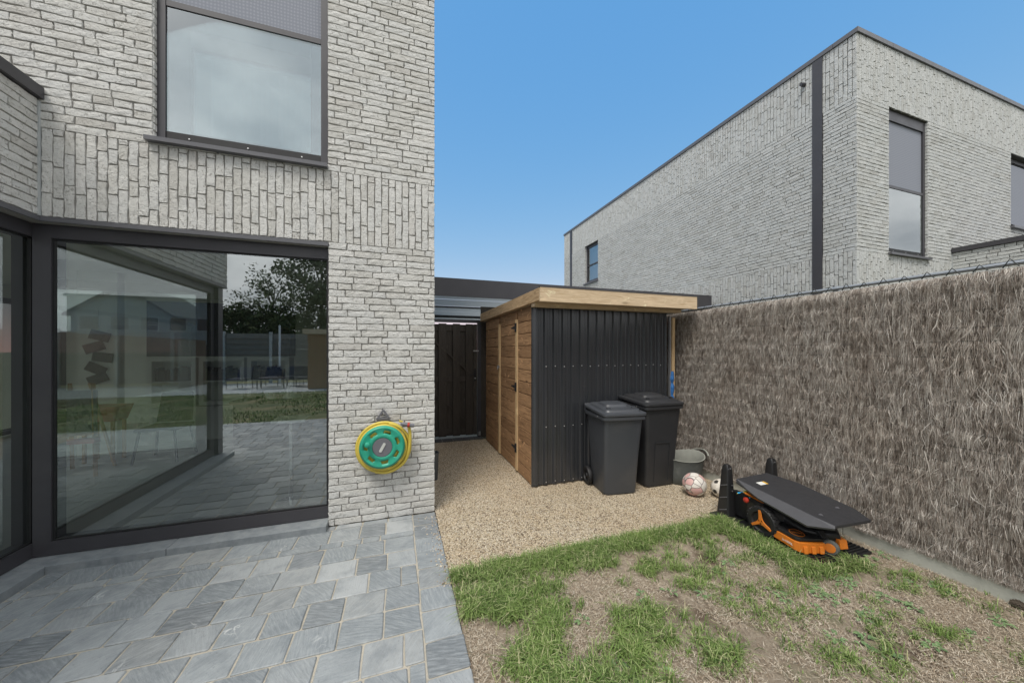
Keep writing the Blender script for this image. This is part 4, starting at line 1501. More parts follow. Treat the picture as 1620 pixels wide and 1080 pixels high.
def wheelie_bin(name_label, loc, rz, wb, wt, db, dt, hr, mat, rise, panel):
    """front towards -y; hr = rim height; rise = extra height of the lid at its hinge"""
    t = thing('waste_bin', name_label, 'bin', loc, rz, local=True)
    cyb = 0.02
    body = loft([(rrect(wb, db, 0.045, cy=cyb), 0.012), (rrect(wb + 0.01, db + 0.01, 0.045, cy=cyb), 0.03), (rrect(wb + (wt - wb) * 0.5, db + (dt - db) * 0.5, 0.042, cy=cyb / 2), hr * 0.5),
                 (rrect(wt, dt, 0.04), hr - 0.07)])
    b = body.build('body', mat, t, smooth=True, ang=30)
    rim = loft([(rrect(wt + 0.012, dt + 0.012, 0.04), hr - 0.072), (rrect(wt + 0.05, dt + 0.05, 0.05), hr - 0.064), (rrect(wt + 0.052, dt + 0.052, 0.05), hr - 0.034), (rrect(wt + 0.030, dt + 0.03, 0.05), hr - 0.030), (rrect(wt + 0.030, dt + 0.03, 0.05), hr - 0.022)])
    rim.build('rim', mat, t, smooth=True, ang=30)
    zf = lambda base: (lambda p: hr + base + rise * (p[1] + dt / 2) / dt)
    lid = loft([(rrect(wt + 0.060, dt + 0.060, 0.05), zf(-0.024)), (rrect(wt + 0.066, dt + 0.066, 0.05), zf(-0.018)), (rrect(wt + 0.064, dt + 0.064, 0.05), zf(0.002)), (rrect(wt + 0.03, dt + 0.03, 0.05), zf(0.008)),
                (rrect(wt - 0.02, dt - 0.02, 0.05), zf(0.012)), (rrect(wt - 0.04, dt - 0.04, 0.05), zf(0.030)), (rrect(wt - 0.09, dt - 0.09, 0.05), zf(0.034))])
    ld = lid.build('lid', mat, t, smooth=True, ang=28)
    hump = loft([(rrect(wt * 0.62, dt * 0.5, 0.04, cy=0.03), zf(0.033)), (rrect(wt * 0.56, dt * 0.42, 0.04, cy=0.03), zf(0.056)), (rrect(wt * 0.50, dt * 0.36, 0.04, cy=0.03), zf(0.060))])
    hump.build('raised_panel', mat, ld, smooth=True, ang=28)
    for sx in (-1, 1):
        MB().box(sx * wt * 0.33 - 0.02, sx * wt * 0.33 + 0.02, -dt * 0.36, -dt * 0.30, hr + 0.03, hr + 0.058).build('lid_grip', mat, ld, bevel=0.006)
    hy = dt / 2 + 0.055
    MB().tube([(-wt / 2 - 0.0, hy - 0.03, hr - 0.045), (-wt / 2, hy, hr + rise * 0.8), (wt / 2, hy, hr + rise * 0.8), (wt / 2, hy - 0.03, hr - 0.045)], 0.014, 8).build('handle', mat, t, smooth=True)
    for sx in (-1, 1):
        wx = sx * (wb / 2 + 0.04)
        mt = Matrix.Translation((wx, db / 2 + 0.03, 0.10)) @ Matrix.Rotation(R(90), 4, 'Y')
        wl = MB().lathe([(0.060, -0.022), (0.094, -0.022), (0.100, -0.012), (0.100, 0.012), (0.094, 0.022), (0.060, 0.022), (0.055, 0.008), (0.028, 0.008), (0.022, 0.02), (0.022, -0.02), (0.028, -0.008), (0.055, -0.008)], 28, mt, close=True)
        w = wl.build('wheel', 'rubber', t, smooth=True, ang=35)
        MB().lathe([(0.021, -0.021), (0.021, 0.021), (0.012, 0.026)], 12, mt).build('hub', 'black_plastic', w)
    MB().tube([(-wb / 2 - 0.03, db / 2 + 0.03, 0.10), (wb / 2 + 0.03, db / 2 + 0.03, 0.10)], 0.011, 8).build('axle', 'zinc', t)
    MB().lathe([(0.008, 0), (0.008, 0.004), (0.003, 0.005)], 8, Matrix.Translation((-wt / 2 - 0.026, -dt * 0.22, hr - 0.045)) @ Matrix.Rotation(R(-90), 4, 'Y')).build('rivet', 'zinc', t)
    if panel:
        # moulded badge panel low on the front
        yf = lambda z: cyb * (1 - z / hr) - (db + (dt - db) * z / (hr - 0.07)) / 2
        fr = MB()
        z0, z1 = 0.06, 0.50
        for (xa, xb, za, zb) in ((-0.10, -0.09, z0, z1), (0.09, 0.10, z0, z1), (-0.088, 0.088, z1 - 0.01, z1)):
            fr.hexa([(xa, yf(za) - 0.006, za), (xb, yf(za) - 0.006, za), (xb, yf(za) + 0.01, za), (xa, yf(za) + 0.01, za), (xa, yf(zb) - 0.006, zb), (xb, yf(zb) - 0.006, zb), (xb, yf(zb) + 0.01, zb), (xa, yf(zb) + 0.01, zb)])
        fr.build('moulded_panel', mat, t)
    return t


wheelie_bin('slate grey wheeled waste bin in front, its wheel showing on the left', (2.235, 3.185, 0), R(-7), 0.36, 0.43, 0.34, 0.46, 0.865, 'bin_plastic_grey', 0.03, False)
wheelie_bin('taller black wheeled waste bin standing nearer the brushwood fence', (2.775, 3.255, 0), R(-1), 0.37, 0.47, 0.38, 0.46, 0.935, 'bin_plastic_black', 0.03, True)


# ------------------------------------------------------------------ tub, balls, pot
def tub():
    t = thing('rubber_tub', 'weathered grey rubber tub with two handles beside the black bin', 'tub', (3.15, 3.19, 0), R(-12), local=True)
    t.scale = (1.14, 1.14, 0.97)
    n = 40
    m = MB()
    prof_o = [(0.185, 0.0), (0.193, 0.01), (0.201, 0.1), (0.208, 0.2), (0.214, 0.285), (0.220, 0.30)]
    prof_i = [(0.214, 0.302), (0.205, 0.288), (0.194, 0.2), (0.18, 0.1), (0.168, 0.02)]

    def rings(prof, mb):
        for (r, z) in prof:
            for k in range(n):
                a = 2 * math.pi * k / n
                sag = (0.022 * math.cos(2 * a) + 0.006 * math.sin(3 * a)) * (z / 0.3) ** 2
                sx = 1 + 0.05 * (z / 0.3)
                mb.v.append((r * math.cos(a) * sx, r * math.sin(a), z + sag))
        for i in range(len(prof) - 1):
            for k in range(n):
                k2 = (k + 1) % n
                mb.f.append((i * n + k, i * n + k2, (i + 1) * n + k2, (i + 1) * n + k))
    rings(prof_o, m)
    m.f.append(tuple(range(n - 1, -1, -1)))
    sh = m.build('shell', 'tub_rubber', t, smooth=True, ang=50)
    m = MB()
    rings([(0.222, 0.30)] + prof_i, m)
    m.f.append(tuple(5 * n + k for k in range(n)))
    m.build('lining', 'tub_rubber_inside', t, smooth=True, ang=50)
    for sg in (1, -1):
        pts = []
        for k in range(9):
            a = (k / 8 - 0.5) * 1.1
            bow = math.cos((k / 8 - 0.5) * math.pi)
            pts.append((sg * (0.228 + 0.035 * bow), 0.235 * math.sin(a), 0.312 + 0.035 * bow))
        MB().tube(pts, 0.009, 8).build('handle', 'tub_rubber_inside', t, smooth=True)


tub()


def ball(name, label, loc, r, mat, rz):
    m = bmesh.new()
    bmesh.ops.create_icosphere(m, subdivisions=4, radius=r)
    # recessed seams along the edges of a truncated icosahedron
    ico = bmesh.new()
    bmesh.ops.create_icosphere(ico, subdivisions=1, radius=1)
    iv = [v.co.normalized() for v in ico.verts]
    tc = [f.calc_center_median().normalized() for f in ico.faces]
    ico.free()
    for f in m.faces:
        f.smooth = True
    for v in m.verts:
        d = v.co.normalized()
        a = sorted([(math.acos(max(-1, min(1, d.dot(p)))) * 1.0, 0) for p in iv] + [(math.acos(max(-1, min(1, d.dot(p)))) * 0.86, 1) for p in tc])[:2]
        gap = a[1][0] - a[0][0]
        if gap < 0.05:
            v.co = d * (r - 0.0016)
    me = bpy.data.meshes.new(name)
    m.to_mesh(me)
    m.free()
    me.materials.append(M[mat])
    o = obj(name, me)
    o.location = loc
    o.rotation_euler = (0.5, 0.2, rz)
    tag(o, label, 'ball')
    return o, iv


ball('football', 'larger football with worn pink and white panels in front of the tub', (2.945, 2.79, 0.112), 0.116, 'ball_pink', 1.0)
b2, iv = ball('football', 'smaller white football with black pentagons next to the mower shelter', (3.165, 2.665, 0.09), 0.093, 'ball_white', 0.3)
for p in iv:
    m = MB()
    p = Vector(p)
    x = p.cross(Vector((0.3, 0.5, 0.8))).normalized()
    y = p.cross(x)
    ring = [(p + (x * math.cos(a) + y * math.sin(a)) * 0.27).normalized() * 0.0938 for a in [2 * math.pi * k / 5 for k in range(5)]]
    mids = []
    for k in range(5):
        mids += [ring[k], ((ring[k] + ring[(k + 1) % 5]) / 2).normalized() * 0.0938]
    m.v = [tuple(p * 0.0946)] + [tuple(q) for q in mids]
    m.f = [(0, 1 + k, 1 + (k + 1) % 10) for k in range(10)]
    m.build('pentagon', 'ball_patch', b2, smooth=True)

pot = MB().lathe([(0.048, 0), (0.05, 0.004), (0.062, 0.30), (0.066, 0.302), (0.066, 0.318), (0.058, 0.318), (0.055, 0.29), (0.045, 0.06)], 24, Matrix.Translation((0.392, 4.10, 0))).build('plant_pot', 'pot_grey', None, smooth=True, ang=40)
tag(pot, 'slim dark grey empty pot half hidden behind the house corner', 'pot')


# ------------------------------------------------------------------ hose reel
def hose_reel():
    cx, cy, cz = -0.128, D - 0.15, 0.682
    t = thing('hose_reel', 'green hose reel with yellow hose hung on the pillar', 'hose reel', (cx, D, cz))
    # turn drum axis to -y
    Q = Matrix.Translation((cx, cy, cz)) @ Matrix.Rotation(R(90), 4, 'X')     # local z -> -y
    na = 112
    rad = [0.080, 0.104, 0.117, 0.133, 0.146, 0.165, 0.180]
    dep = [0.010, 0.004, 0.000, 0.000, 0.002, 0.006, -0.004]
    m = MB()
    for r, z in zip(rad, dep):
        for k in range(na):
            a = 2 * math.pi * k / na
            m.v.append(tuple(Q @ Vector((r * math.cos(a), r * math.sin(a), z))))
    slots = [72 - 360 / 7 * k for k in range(7)]
    for i in range(len(rad) - 1):
        for k in range(na):
            k2 = (k + 1) % na
            a = (k + 0.5) * 360 / na
            half = 13.5 if i == 2 else 12.5
            in_slot = (i in (1, 2, 3)) and any(abs((a - s + 180) % 360 - 180) < half for s in slots)
            if in_slot and i in (2, 3):
                continue
            m.f.append((i * na + k, i * na + k2, (i + 1) * na + k2, (i + 1) * na + k))
    me = m.mesh('side_disc', 'reel_green', smooth=True)
    d = obj('side_disc', me, t)
    so = d.modifiers.new('thickness', 'SOLIDIFY')
    so.thickness = 0.008
    so.offset = -1
    MB().lathe([(0.081, -0.01), (0.081, 0.014), (0.077, 0.019), (0.0, 0.019)], 48, Q).build('hub_cap', 'reel_grey', t, smooth=True)
    g = Matrix.Translation((cx, cy - 0.0192, cz)) @ Matrix.Rotation(R(90), 4, 'X') @ Matrix.Rotation(R(-28), 4, 'Z')
    MB().prism(rrect(0.024, 0.085, 0.0115, 5), 0.006, g).build('grip', 'light_grey_plastic', t, bevel=0.002)
    MB().lathe([(0.018, -0.004), (0.018, 0.03), (0.022, 0.04), (0.022, 0.062), (0.014, 0.068), (0, 0.069)], 20, Q @ Matrix.Translation((0.123 * math.cos(R(161)), 0.123 * math.sin(R(161)), 0))).build('crank_knob', 'reel_green', t, smooth=True)
    # drum and rear disc
    MB().lathe([(0.09, -0.11), (0.09, -0.012)], 32, Q).build('drum', 'reel_green', t, smooth=True)
    MB().lathe([(0.165, -0.115), (0.165, -0.108), (0.02, -0.107)], 40, Q).build('rear_disc', 'reel_green', t, smooth=True)
    # bracket
    br = MB()
    P = Q @ Matrix.Translation((0.002, 0.0, -0.13))
    for (a, b) in (((-0.048, 0.225), (0.0, 0.30)), ((0.0, 0.30), (0.048, 0.225)), ((-0.06, 0.225), (0.06, 0.225))):
        p0, p1 = P @ Vector((a[0], a[1], 0.02)), P @ Vector((b[0], b[1], 0.02))
        br.bar(p0, p1, 0.016, 0.03, (0, 1, 0))
    br.box(cx - 0.05, cx + 0.05, D - 0.05, D - 0.008, cz - 0.16, cz + 0.23)
    br.build('wall_bracket', 'reel_grey', t, bevel=0.003)
    # hose: coil whose outer turns sag
    pts = []
    turns = 7
    N = turns * 44
    for i in range(N + 1):
        a = 2 * math.pi * i / 44 + R(80)
        f = i / N
        lay = f * turns
        r = [0.112, 0.126, 0.138, 0.160, 0.182, 0.199, 0.213, 0.217][min(7, int(lay))] * (1 - lay % 1) + [0.126, 0.138, 0.160, 0.182, 0.199, 0.213, 0.217, 0.217][min(7, int(lay))] * (lay % 1)
        sag = (-0.012 - 0.007 * max(0, lay - 4)) * min(1, max(0, lay - 2.2))
        wob = 0.006 * math.sin(a * 1.0 + lay * 1.9) + 0.004 * math.sin(2.3 * lay)
        dy = -0.024 - 0.004 * lay - (0.045 * (0.5 + 0.5 * math.sin(lay * 2.4 + 0.7 * math.sin(a))) if lay > 2.6 else 0.0)
        x = (r + wob) * math.cos(a) + (0.010 if lay > 5 else 0.0)
        pts.append((cx + x, cy - dy, cz + (r + wob) * math.sin(a) + sag))
    # loose end rises on the right to the nozzle
    last = Vector(pts[-1])
    a_end = []
    tail = [(-0.06, -0.226, 0.06), (0.03, -0.24, 0.06), (0.11, -0.215, 0.055), (0.185, -0.15, 0.045), (0.222, -0.03, 0.04), (0.228, 0.08, 0.035), (0.215, 0.165, 0.03)]
    m = MB().tube(pts, 0.0135, 10)
    h = m.build('hose', 'hose_yellow', t, smooth=True)

    def smoothp(ps, k=6):
        out = []
        for i in range(len(ps) - 1):
            p0, p1, p2, p3 = [Vector(ps[max(0, min(len(ps) - 1, i + d))]) for d in (-1, 0, 1, 2)]
            for j in range(k):
                u = j / k
                out.append(0.5 * ((2 * p1) + (p2 - p0) * u + (2 * p0 - 5 * p1 + 4 * p2 - p3) * u * u + (3 * p1 - p0 - 3 * p2 + p3) * u ** 3))
        out.append(Vector(ps[-1]))
        return out
    tp = smoothp([(cx + a, cy + c, cz + b) for (a, b, c) in tail])
    MB().tube(tp, 0.0135, 10).build('hose_end', 'hose_yellow', t, smooth=True)
    nz = MB().tube([(cx + 0.150, cy + 0.02, cz + 0.186), (cx + 0.17, cy + 0.015, cz + 0.184), (cx + 0.205, cy + 0.01, cz + 0.175), (cx + 0.262, cy + 0.005, cz + 0.165)], [0.012, 0.019, 0.017, 0.016], 12)
    n_ = nz.build('nozzle', 'reel_grey', t, smooth=True)
    MB().tube([(cx + 0.205, cy + 0.01, cz + 0.175), (cx + 0.222, cy + 0.009, cz + 0.172)], 0.0215, 14).build('collar', 'red_plastic', n_)
    MB().tube([(cx + 0.135, cy + 0.03, cz + 0.21), (cx + 0.16, cy + 0.03, cz + 0.20), (cx + 0.175, cy + 0.02, cz + 0.185)], 0.008, 8).build('trigger', 'hose_yellow', n_)


hose_reel()


# ------------------------------------------------------------------ robot mower under its shelter
def wheel_mtx(x, y, z):
    return Matrix.Translation((x, y, z)) @ Matrix.Rotation(R(-90), 4, 'Y')       # local z -> -x


def shelter():
    t = thing('mower_shelter', 'black plastic robot mower shelter with tilted lid and two upright arms', 'shelter', (3.05, 2.0, 0))
    # ribbed base mat
    base = MB().box(2.735, 3.34, 1.56, 2.42, -0.002, 0.016)
    b = base.build('base_mat', 'black_plastic', t, bevel=0.003)
    rb = MB()
    for k in range(22):
        y = 1.575 + k * 0.024
        rb.box(2.745, 3.33, y, y + 0.012, 0.0165, 0.026)
    rb.build('ribs', 'black_plastic', b)
    # upright arms, tapered and hollow at the top
    for (x, lean) in ((2.83, -1), (3.40, 1)):
        Q = Matrix.Translation((x, 2.33, 0))
        def pl(z, hw, hd):
            return hw, hd, z
        rings = []
        for (z, hw, hd, dx) in ((0.0, 0.05, 0.065, 0.0), (0.02, 0.048, 0.062, 0.0), (0.25, 0.040, 0.046, 0.006), (0.42, 0.032, 0.034, 0.010), (0.458, 0.028, 0.027, 0.011), (0.475, 0.018, 0.015, 0.011)):
            rings.append(([(px + x + dx, py + 2.33) for (px, py) in rrect(hw * 2, hd * 2, min(hw, hd) * 0.35, 3)], z))
        a = loft(rings).build('arm', 'black_plastic', t, smooth=True, ang=35)
        r = MB()
        for z in (0.06, 0.17, 0.28):
            r.bar((x - 0.047 + 0.0 + z * 0.035, 2.29, z + 0.03), (x - 0.047 + z * 0.035, 2.36, z), 0.006, 0.008)
        r.box(x - 0.014, x + 0.034, 2.30, 2.306, 0.40, 0.445)
        r.build('rib', 'aluminium_mid', a)
        for (dz, dy) in ((0.445, -0.03), (0.30, -0.048), (0.25, -0.05)):
            MB().lathe([(0.006, 0), (0.006, 0.004), (0.0, 0.005)], 8, Matrix.Translation((x + 0.012, 2.33 + dy, dz)) @ Matrix.Rotation(R(90), 4, 'X')).build('screw', 'zinc', a)
    # rear bridge between the arms with the charging post
    box('rear_bridge', 'black_plastic', t, 2.87, 3.37, 2.335, 2.395, 0.017, 0.13, bevel=0.01)
    box('charging_post', 'black_plastic', t, 2.885, 2.945, 2.16, 2.33, 0.027, 0.24, bevel=0.015)
    # lid: flat top, folded near flange, cut front corners
    def zt(y):
        return 0.372 - (2.25 - y) * 0.135
    top = [(2.853, 2.249), (2.86, 2.12), (2.87, 2.0), (2.89, 1.66), (2.907, 1.555), (3.269, 1.533), (3.335, 1.66), (3.345, 2.06), (3.255, 2.265)]
    m = MB()
    n = len(top)
    for (x, y) in top:
        m.v.append((x, y, zt(y)))
    for (x, y) in top:
        m.v.append((x, y, zt(y) - 0.022))
    m.f.append(tuple(range(n)))
    m.f.append(tuple(range(2 * n - 1, n - 1, -1)))
    for i in range(n):
        j = (i + 1) % n
        m.f.append((i, n + i, n + j, j))
    lid = m.build('lid', 'lid_plastic', t, bevel=0.004)
    fl_i = [(2.853, 2.249), (2.86, 2.12), (2.87, 2.0), (2.89, 1.66), (2.907, 1.555)]
    fl_o = [(2.846, 2.245, 0.345), (2.79, 2.10, 0.337), (2.758, 1.99, 0.318), (2.757, 1.64, 0.264), (2.895, 1.548, 0.262)]
    m = MB()
    for (x, y) in fl_i:
        m.v.append((x, y, zt(y) - 0.001))
    for q in fl_o:
        m.v.append(q)
    for q in fl_o:
        m.v.append((q[0] + 0.006, q[1] + 0.004, q[2] - 0.014))
    for (x, y) in fl_i:
        m.v.append((x, y, zt(y) - 0.02))
    k = 5
    for r in range(3):
        for i in range(k - 1):
            m.f.append((r * k + i, (r + 1) * k + i, (r + 1) * k + i + 1, r * k + i + 1))
    m.f.append((0, 15, 10, 5))
    m.f.append((4, 9, 14, 19))
    m.build('side_flange', 'lid_plastic_edge', lid)
    # clips, sticker
    for (x, y) in ((2.955, 1.67), (3.20, 1.70)):
        c = MB().box(x - 0.014, x + 0.014, y - 0.006, y + 0.006, zt(y) - 0.002, zt(y) + 0.008).box(x - 0.006, x + 0.006, y - 0.016, y + 0.0, zt(y) + 0.0005, zt(y) + 0.006)
        c.build('clip', 'aluminium_mid', lid)
    def decal(name, mat, x0, x1, y0, y1, lift):
        g = MB()
        g.v = [(x0, y0, zt(y0) + lift), (x1, y0, zt(y0) + lift), (x1, y1, zt(y1) + lift), (x0, y1, zt(y1) + lift)]
        g.f = [(0, 1, 2, 3)]
        return g.build(name, mat, lid)
    decal('sticker', 'label_white', 2.955, 3.025, 2.105, 2.15, 0.002)
    decal('sticker', 'label_yellow', 3.027, 3.05, 2.105, 2.15, 0.002)


shelter()


def text_mesh(body, size, mat, mtx, parent, extrude=0.0006):
    c = bpy.data.curves.new('lettering', 'FONT')
    c.body = body
    c.size = size
    c.extrude = extrude
    c.align_x = 'CENTER'
    c.align_y = 'CENTER'
    o = bpy.data.objects.new('tmp', c)
    COL.objects.link(o)
    bpy.context.view_layer.update()
    me = bpy.data.meshes.new_from_object(o)
    bpy.data.objects.remove(o)
    me.materials.clear()
    me.materials.append(M[mat])
    me.transform(mtx)
    return obj('lettering', me, parent)


def mower():
    t = thing('robot_mower', 'orange and black robot lawn mower parked under its shelter', 'mower', (3.0, 1.9, 0.026))
    Z = 0.026
    # chassis: sloping dark body from the rear hood to the nose
    outl = [(2.83, 2.14), (2.83, 1.95), (2.905, 1.89), (2.92, 1.75), (2.98, 1.68), (3.10, 1.62), (3.20, 1.69), (3.225, 1.92), (3.215, 2.14)]
    m = MB()
    n = len(outl)
    cxm = 3.01
    for (sc, fz) in ((0.96, lambda y: 0.07), (1.0, lambda y: 0.11), (0.97, lambda y: 0.15 + max(0, y - 1.8) * 0.28), (0.80, lambda y: 0.165 + max(0, y - 1.78) * 0.36)):
        for (x, y) in outl:
            m.v.append((cxm + (x - cxm) * sc, 1.88 + (y - 1.88) * sc, fz(y)))
    for i in range(3):
        for k in range(n):
            k2 = (k + 1) % n
            m.f.append((i * n + k, i * n + k2, (i + 1) * n + k2, (i + 1) * n + k))
    m.f.append(tuple(range(n - 1, -1, -1)))
    m.f.append(tuple(3 * n + k for k in range(n)))
    body = m.build('body', 'black_plastic', t, bevel=0.006, smooth=True)
    # orange skirt along the near side and nose, with scalloped cut-outs
    sk = [(2.765, 1.875), (2.762, 1.80), (2.760, 1.725), (2.775, 1.695), (2.83, 1.672), (2.89, 1.652), (2.945, 1.635)]
    top = [0.122, 0.118, 0.110, 0.108, 0.106, 0.104, 0.104]
    bot = [0.066, 0.058, 0.046, 0.040, 0.034, 0.034, 0.034]
    m = MB()
    for i, (x, y) in enumerate(sk):
        m.v += [(x, y, bot[i]), (x, y, top[i]), (x + 0.02, y + 0.022, top[i]), (x + 0.02, y + 0.022, bot[i])]
    for i in range(len(sk) - 1):
        a, b = 4 * i, 4 * i + 4
        for k in range(4):
            k2 = (k + 1) % 4
            m.f.append((a + k, b + k, b + k2, a + k2))
    m.f.append((0, 1, 2, 3))
    e = 4 * (len(sk) - 1)
    m.f.append((e, e + 3, e + 2, e + 1))
    skirt = m.build('skirt', 'orange_plastic', t, bevel=0.003)
    for (x, y) in ((2.808, 1.681), (2.862, 1.661), (2.916, 1.643)):
        d = Vector((0.055, -0.020, 0)).normalized()
        nrm = Vector((-d.y, d.x, 0)) * -1
        c = Vector((x, y, 0.062)) + nrm * 0.004
        q = MB()
        hw = 0.014
        p0, p1 = c - d * hw, c + d * hw
        q.hexa([p0 + nrm * 0.010 - Vector((0, 0, 0.026)), p1 + nrm * 0.010 - Vector((0, 0, 0.026)), p1 - nrm * 0.01 - Vector((0, 0, 0.026)), p0 - nrm * 0.01 - Vector((0, 0, 0.026)),
                p0 + nrm * 0.002 + Vector((0, 0, 0.022)), p1 + nrm * 0.002 + Vector((0, 0, 0.022)), p1 - nrm * 0.01 + Vector((0, 0, 0.022)), p0 - nrm * 0.01 + Vector((0, 0, 0.022))])
        q.build('scallop', 'orange_plastic', skirt, bevel=0.003)
    # deck plate over the skirt
    dk = [(2.775, 1.885), (2.772, 1.725), (2.79, 1.70), (2.945, 1.648), (3.0, 1.66), (3.0, 1.90)]
    m = MB()
    k = len(dk)
    for (x, y) in dk:
        m.v.append((x, y, 0.112 + (y - 1.63) * 0.05))
    for (x, y) in dk:
        m.v.append((x, y, 0.128 + (y - 1.63) * 0.09))
    m.f.append(tuple(range(k - 1, -1, -1)))
    m.f.append(tuple(range(k, 2 * k)))
    for i in range(k):
        j = (i + 1) % k
        m.f.append((i, j, k + j, k + i))
    deck = m.build('deck', 'black_plastic', t, bevel=0.003)
    # emblem: orange ring with a word across
    ez = 0.128 + (1.755 - 1.63) * 0.09
    tilt = Matrix.Translation((2.838, 1.755, ez + 0.0025)) @ Matrix.Rotation(math.atan(0.09), 4, 'X')
    MB().lathe([(0.047, 0.0), (0.047, 0.0012), (0.0435, 0.0012), (0.0435, 0.0)], 40, tilt, close=True).build('emblem_ring', 'orange_plastic', deck)
    text_mesh('VISION', 0.021, 'orange_plastic', tilt @ Matrix.Rotation(R(-38), 4, 'Z') @ Matrix.Translation((0, 0, 0.0008)), deck)
    # lettering on the skirt
    p0, p1 = Vector((2.762, 1.81, 0.088)), Vector((2.760, 1.73, 0.082))
    d = (p1 - p0).normalized()
    up = Vector((0, 0, 1))
    up = (up - d * up.dot(d)).normalized()
    nrm = d.cross(up).normalized()
    mt = Matrix.Identity(4)
    c = (p0 + p1) / 2 + nrm * 0.0025 + Vector((0, 0, -0.004))
    for r in range(3):
        mt[r][0], mt[r][1], mt[r][2], mt[r][3] = d[r], up[r], nrm[r], c[r]
    text_mesh('2x1000L', 0.022, 'label_white', mt, skirt)
    # driven wheels with three-spoke orange trim
    for (x, sg) in ((2.785, -1), (3.235, 1)):
        Q = Matrix.Translation((x, 1.965, Z + 0.112)) @ Matrix.Rotation(R(90 * sg), 4, 'Y')
        w = MB().lathe([(0.066, -0.03), (0.104, -0.03), (0.112, -0.02), (0.112, 0.02), (0.104, 0.03), (0.078, 0.03), (0.07, 0.016), (0.0, 0.012)], 40, Q).build('wheel', 'rubber', t, smooth=True, ang=35)
        tr = MB()
        for k in range(26):
            a = 2 * math.pi * k / 26
            tr.box(0.108, 0.1185, -0.0085, 0.0085, -0.026, 0.026, Q @ Matrix.Rotation(a, 4, 'Z') @ Matrix.Rotation(0.35 * (1 if k % 2 else -1), 4, 'X'))
        tr.build('tread', 'rubber', w)
        sp = MB()
        for k in range(3):
            Qk = Q @ Matrix.Rotation(2 * math.pi * k / 3 + 0.1, 4, 'Z') @ Matrix.Translation((0, 0, 0.022))
            sp.prism([(0, -0.022), (0.03, -0.012), (0.088, -0.009), (0.088, 0.009), (0.03, 0.012), (0, 0.022)], 0.012, Qk)
        sp.build('spoke', 'orange_plastic', w, bevel=0.002)
    # rear hood, red stop knob and the printed film tucked above
    hd = MB().hexa([(2.815, 1.99, 0.265), (2.95, 1.97, 0.262), (2.95, 2.12, 0.292), (2.80, 2.13, 0.288), (2.80, 1.985, 0.282), (2.95, 1.965, 0.272), (2.95, 2.125, 0.304), (2.79, 2.135, 0.302)])
    hd.build('fender', 'orange_plastic', t, bevel=0.004)
    MB().lathe([(0.022, 0), (0.022, 0.014), (0.012, 0.02)], 16, Matrix.Translation((2.80, 2.115, 0.245)) @ Matrix.Rotation(R(-90), 4, 'Y')).build('stop_knob', 'red_plastic', t, smooth=True)
    fm = MB()
    for i in range(6):
        for j in range(4):
            fm.v.append((2.80 + 0.02 * j + 0.01 * math.sin(i * 2 + j), 2.09 + 0.022 * i, 0.30 - 0.012 * abs(i - 2.6) + 0.008 * math.sin(j * 2.2 + i)))
    for i in range(5):
        for j in range(3):
            fm.f.append((i * 4 + j, i * 4 + j + 1, (i + 1) * 4 + j + 1, (i + 1) * 4 + j))
    fo = fm.build('printed_film', 'film_print', None, smooth=True)
    tag(fo, 'crumpled blue and yellow printed plastic film under the shelter lid', 'film')
    # front caster and right nose block
    Q = Matrix.Translation((2.985, 1.625, 0.078)) @ Matrix.Rotation(R(-90), 4, 'Y') @ Matrix.Rotation(R(22), 4, 'X')
    w = MB().lathe([(0.034, -0.02), (0.046, -0.018), (0.052, -0.006), (0.052, 0.006), (0.046, 0.018), (0.034, 0.02), (0, 0.014)], 28, Q).build('caster', 'tub_rubber', t, smooth=True, ang=35)
    MB().lathe([(0.034, 0.012), (0.031, 0.025), (0.012, 0.027), (0.0, 0.026)], 24, Q).build('rim', 'orange_plastic', w, smooth=True)
    MB().bar((2.985, 1.65, 0.10), (2.99, 1.70, 0.16), 0.05, 0.03).build('caster_fork', 'black_plastic', t, bevel=0.004)
    nb = MB().hexa([(3.065, 1.605, 0.055), (3.135, 1.595, 0.052), (3.16, 1.66, 0.05), (3.075, 1.68, 0.055), (3.065, 1.612, 0.118), (3.135, 1.605, 0.112), (3.16, 1.66, 0.115), (3.075, 1.68, 0.125)])
    nb.build('nose_block', 'orange_plastic', t, bevel=0.004)


mower()


# ------------------------------------------------------------------ grass, straw, weeds
def blades(x, y, z, h, w, bend, az, g):
    n = len(x)
    d = np.stack([np.cos(az), np.sin(az), np.zeros(n)], 1)
    s = np.stack([-np.sin(az), np.cos(az), np.zeros(n)], 1)
    P0 = np.stack([x, y, z], 1)
    P1 = P0 + d * (bend * h * 0.35)[:, None] + np.array([0, 0, 1]) * (h * 0.6)[:, None]
    P2 = P0 + d * (bend * h)[:, None] + np.array([0, 0, 1]) * (h * (1 - 0.35 * np.minimum(bend, 1.6)))[:, None]
    return ribbons(P0, P1, P2, w, s)


def smooth01(v, a, b):
    t = np.clip((v - a) / (b - a), 0, 1)
    return t * t * (3 - 2 * t)


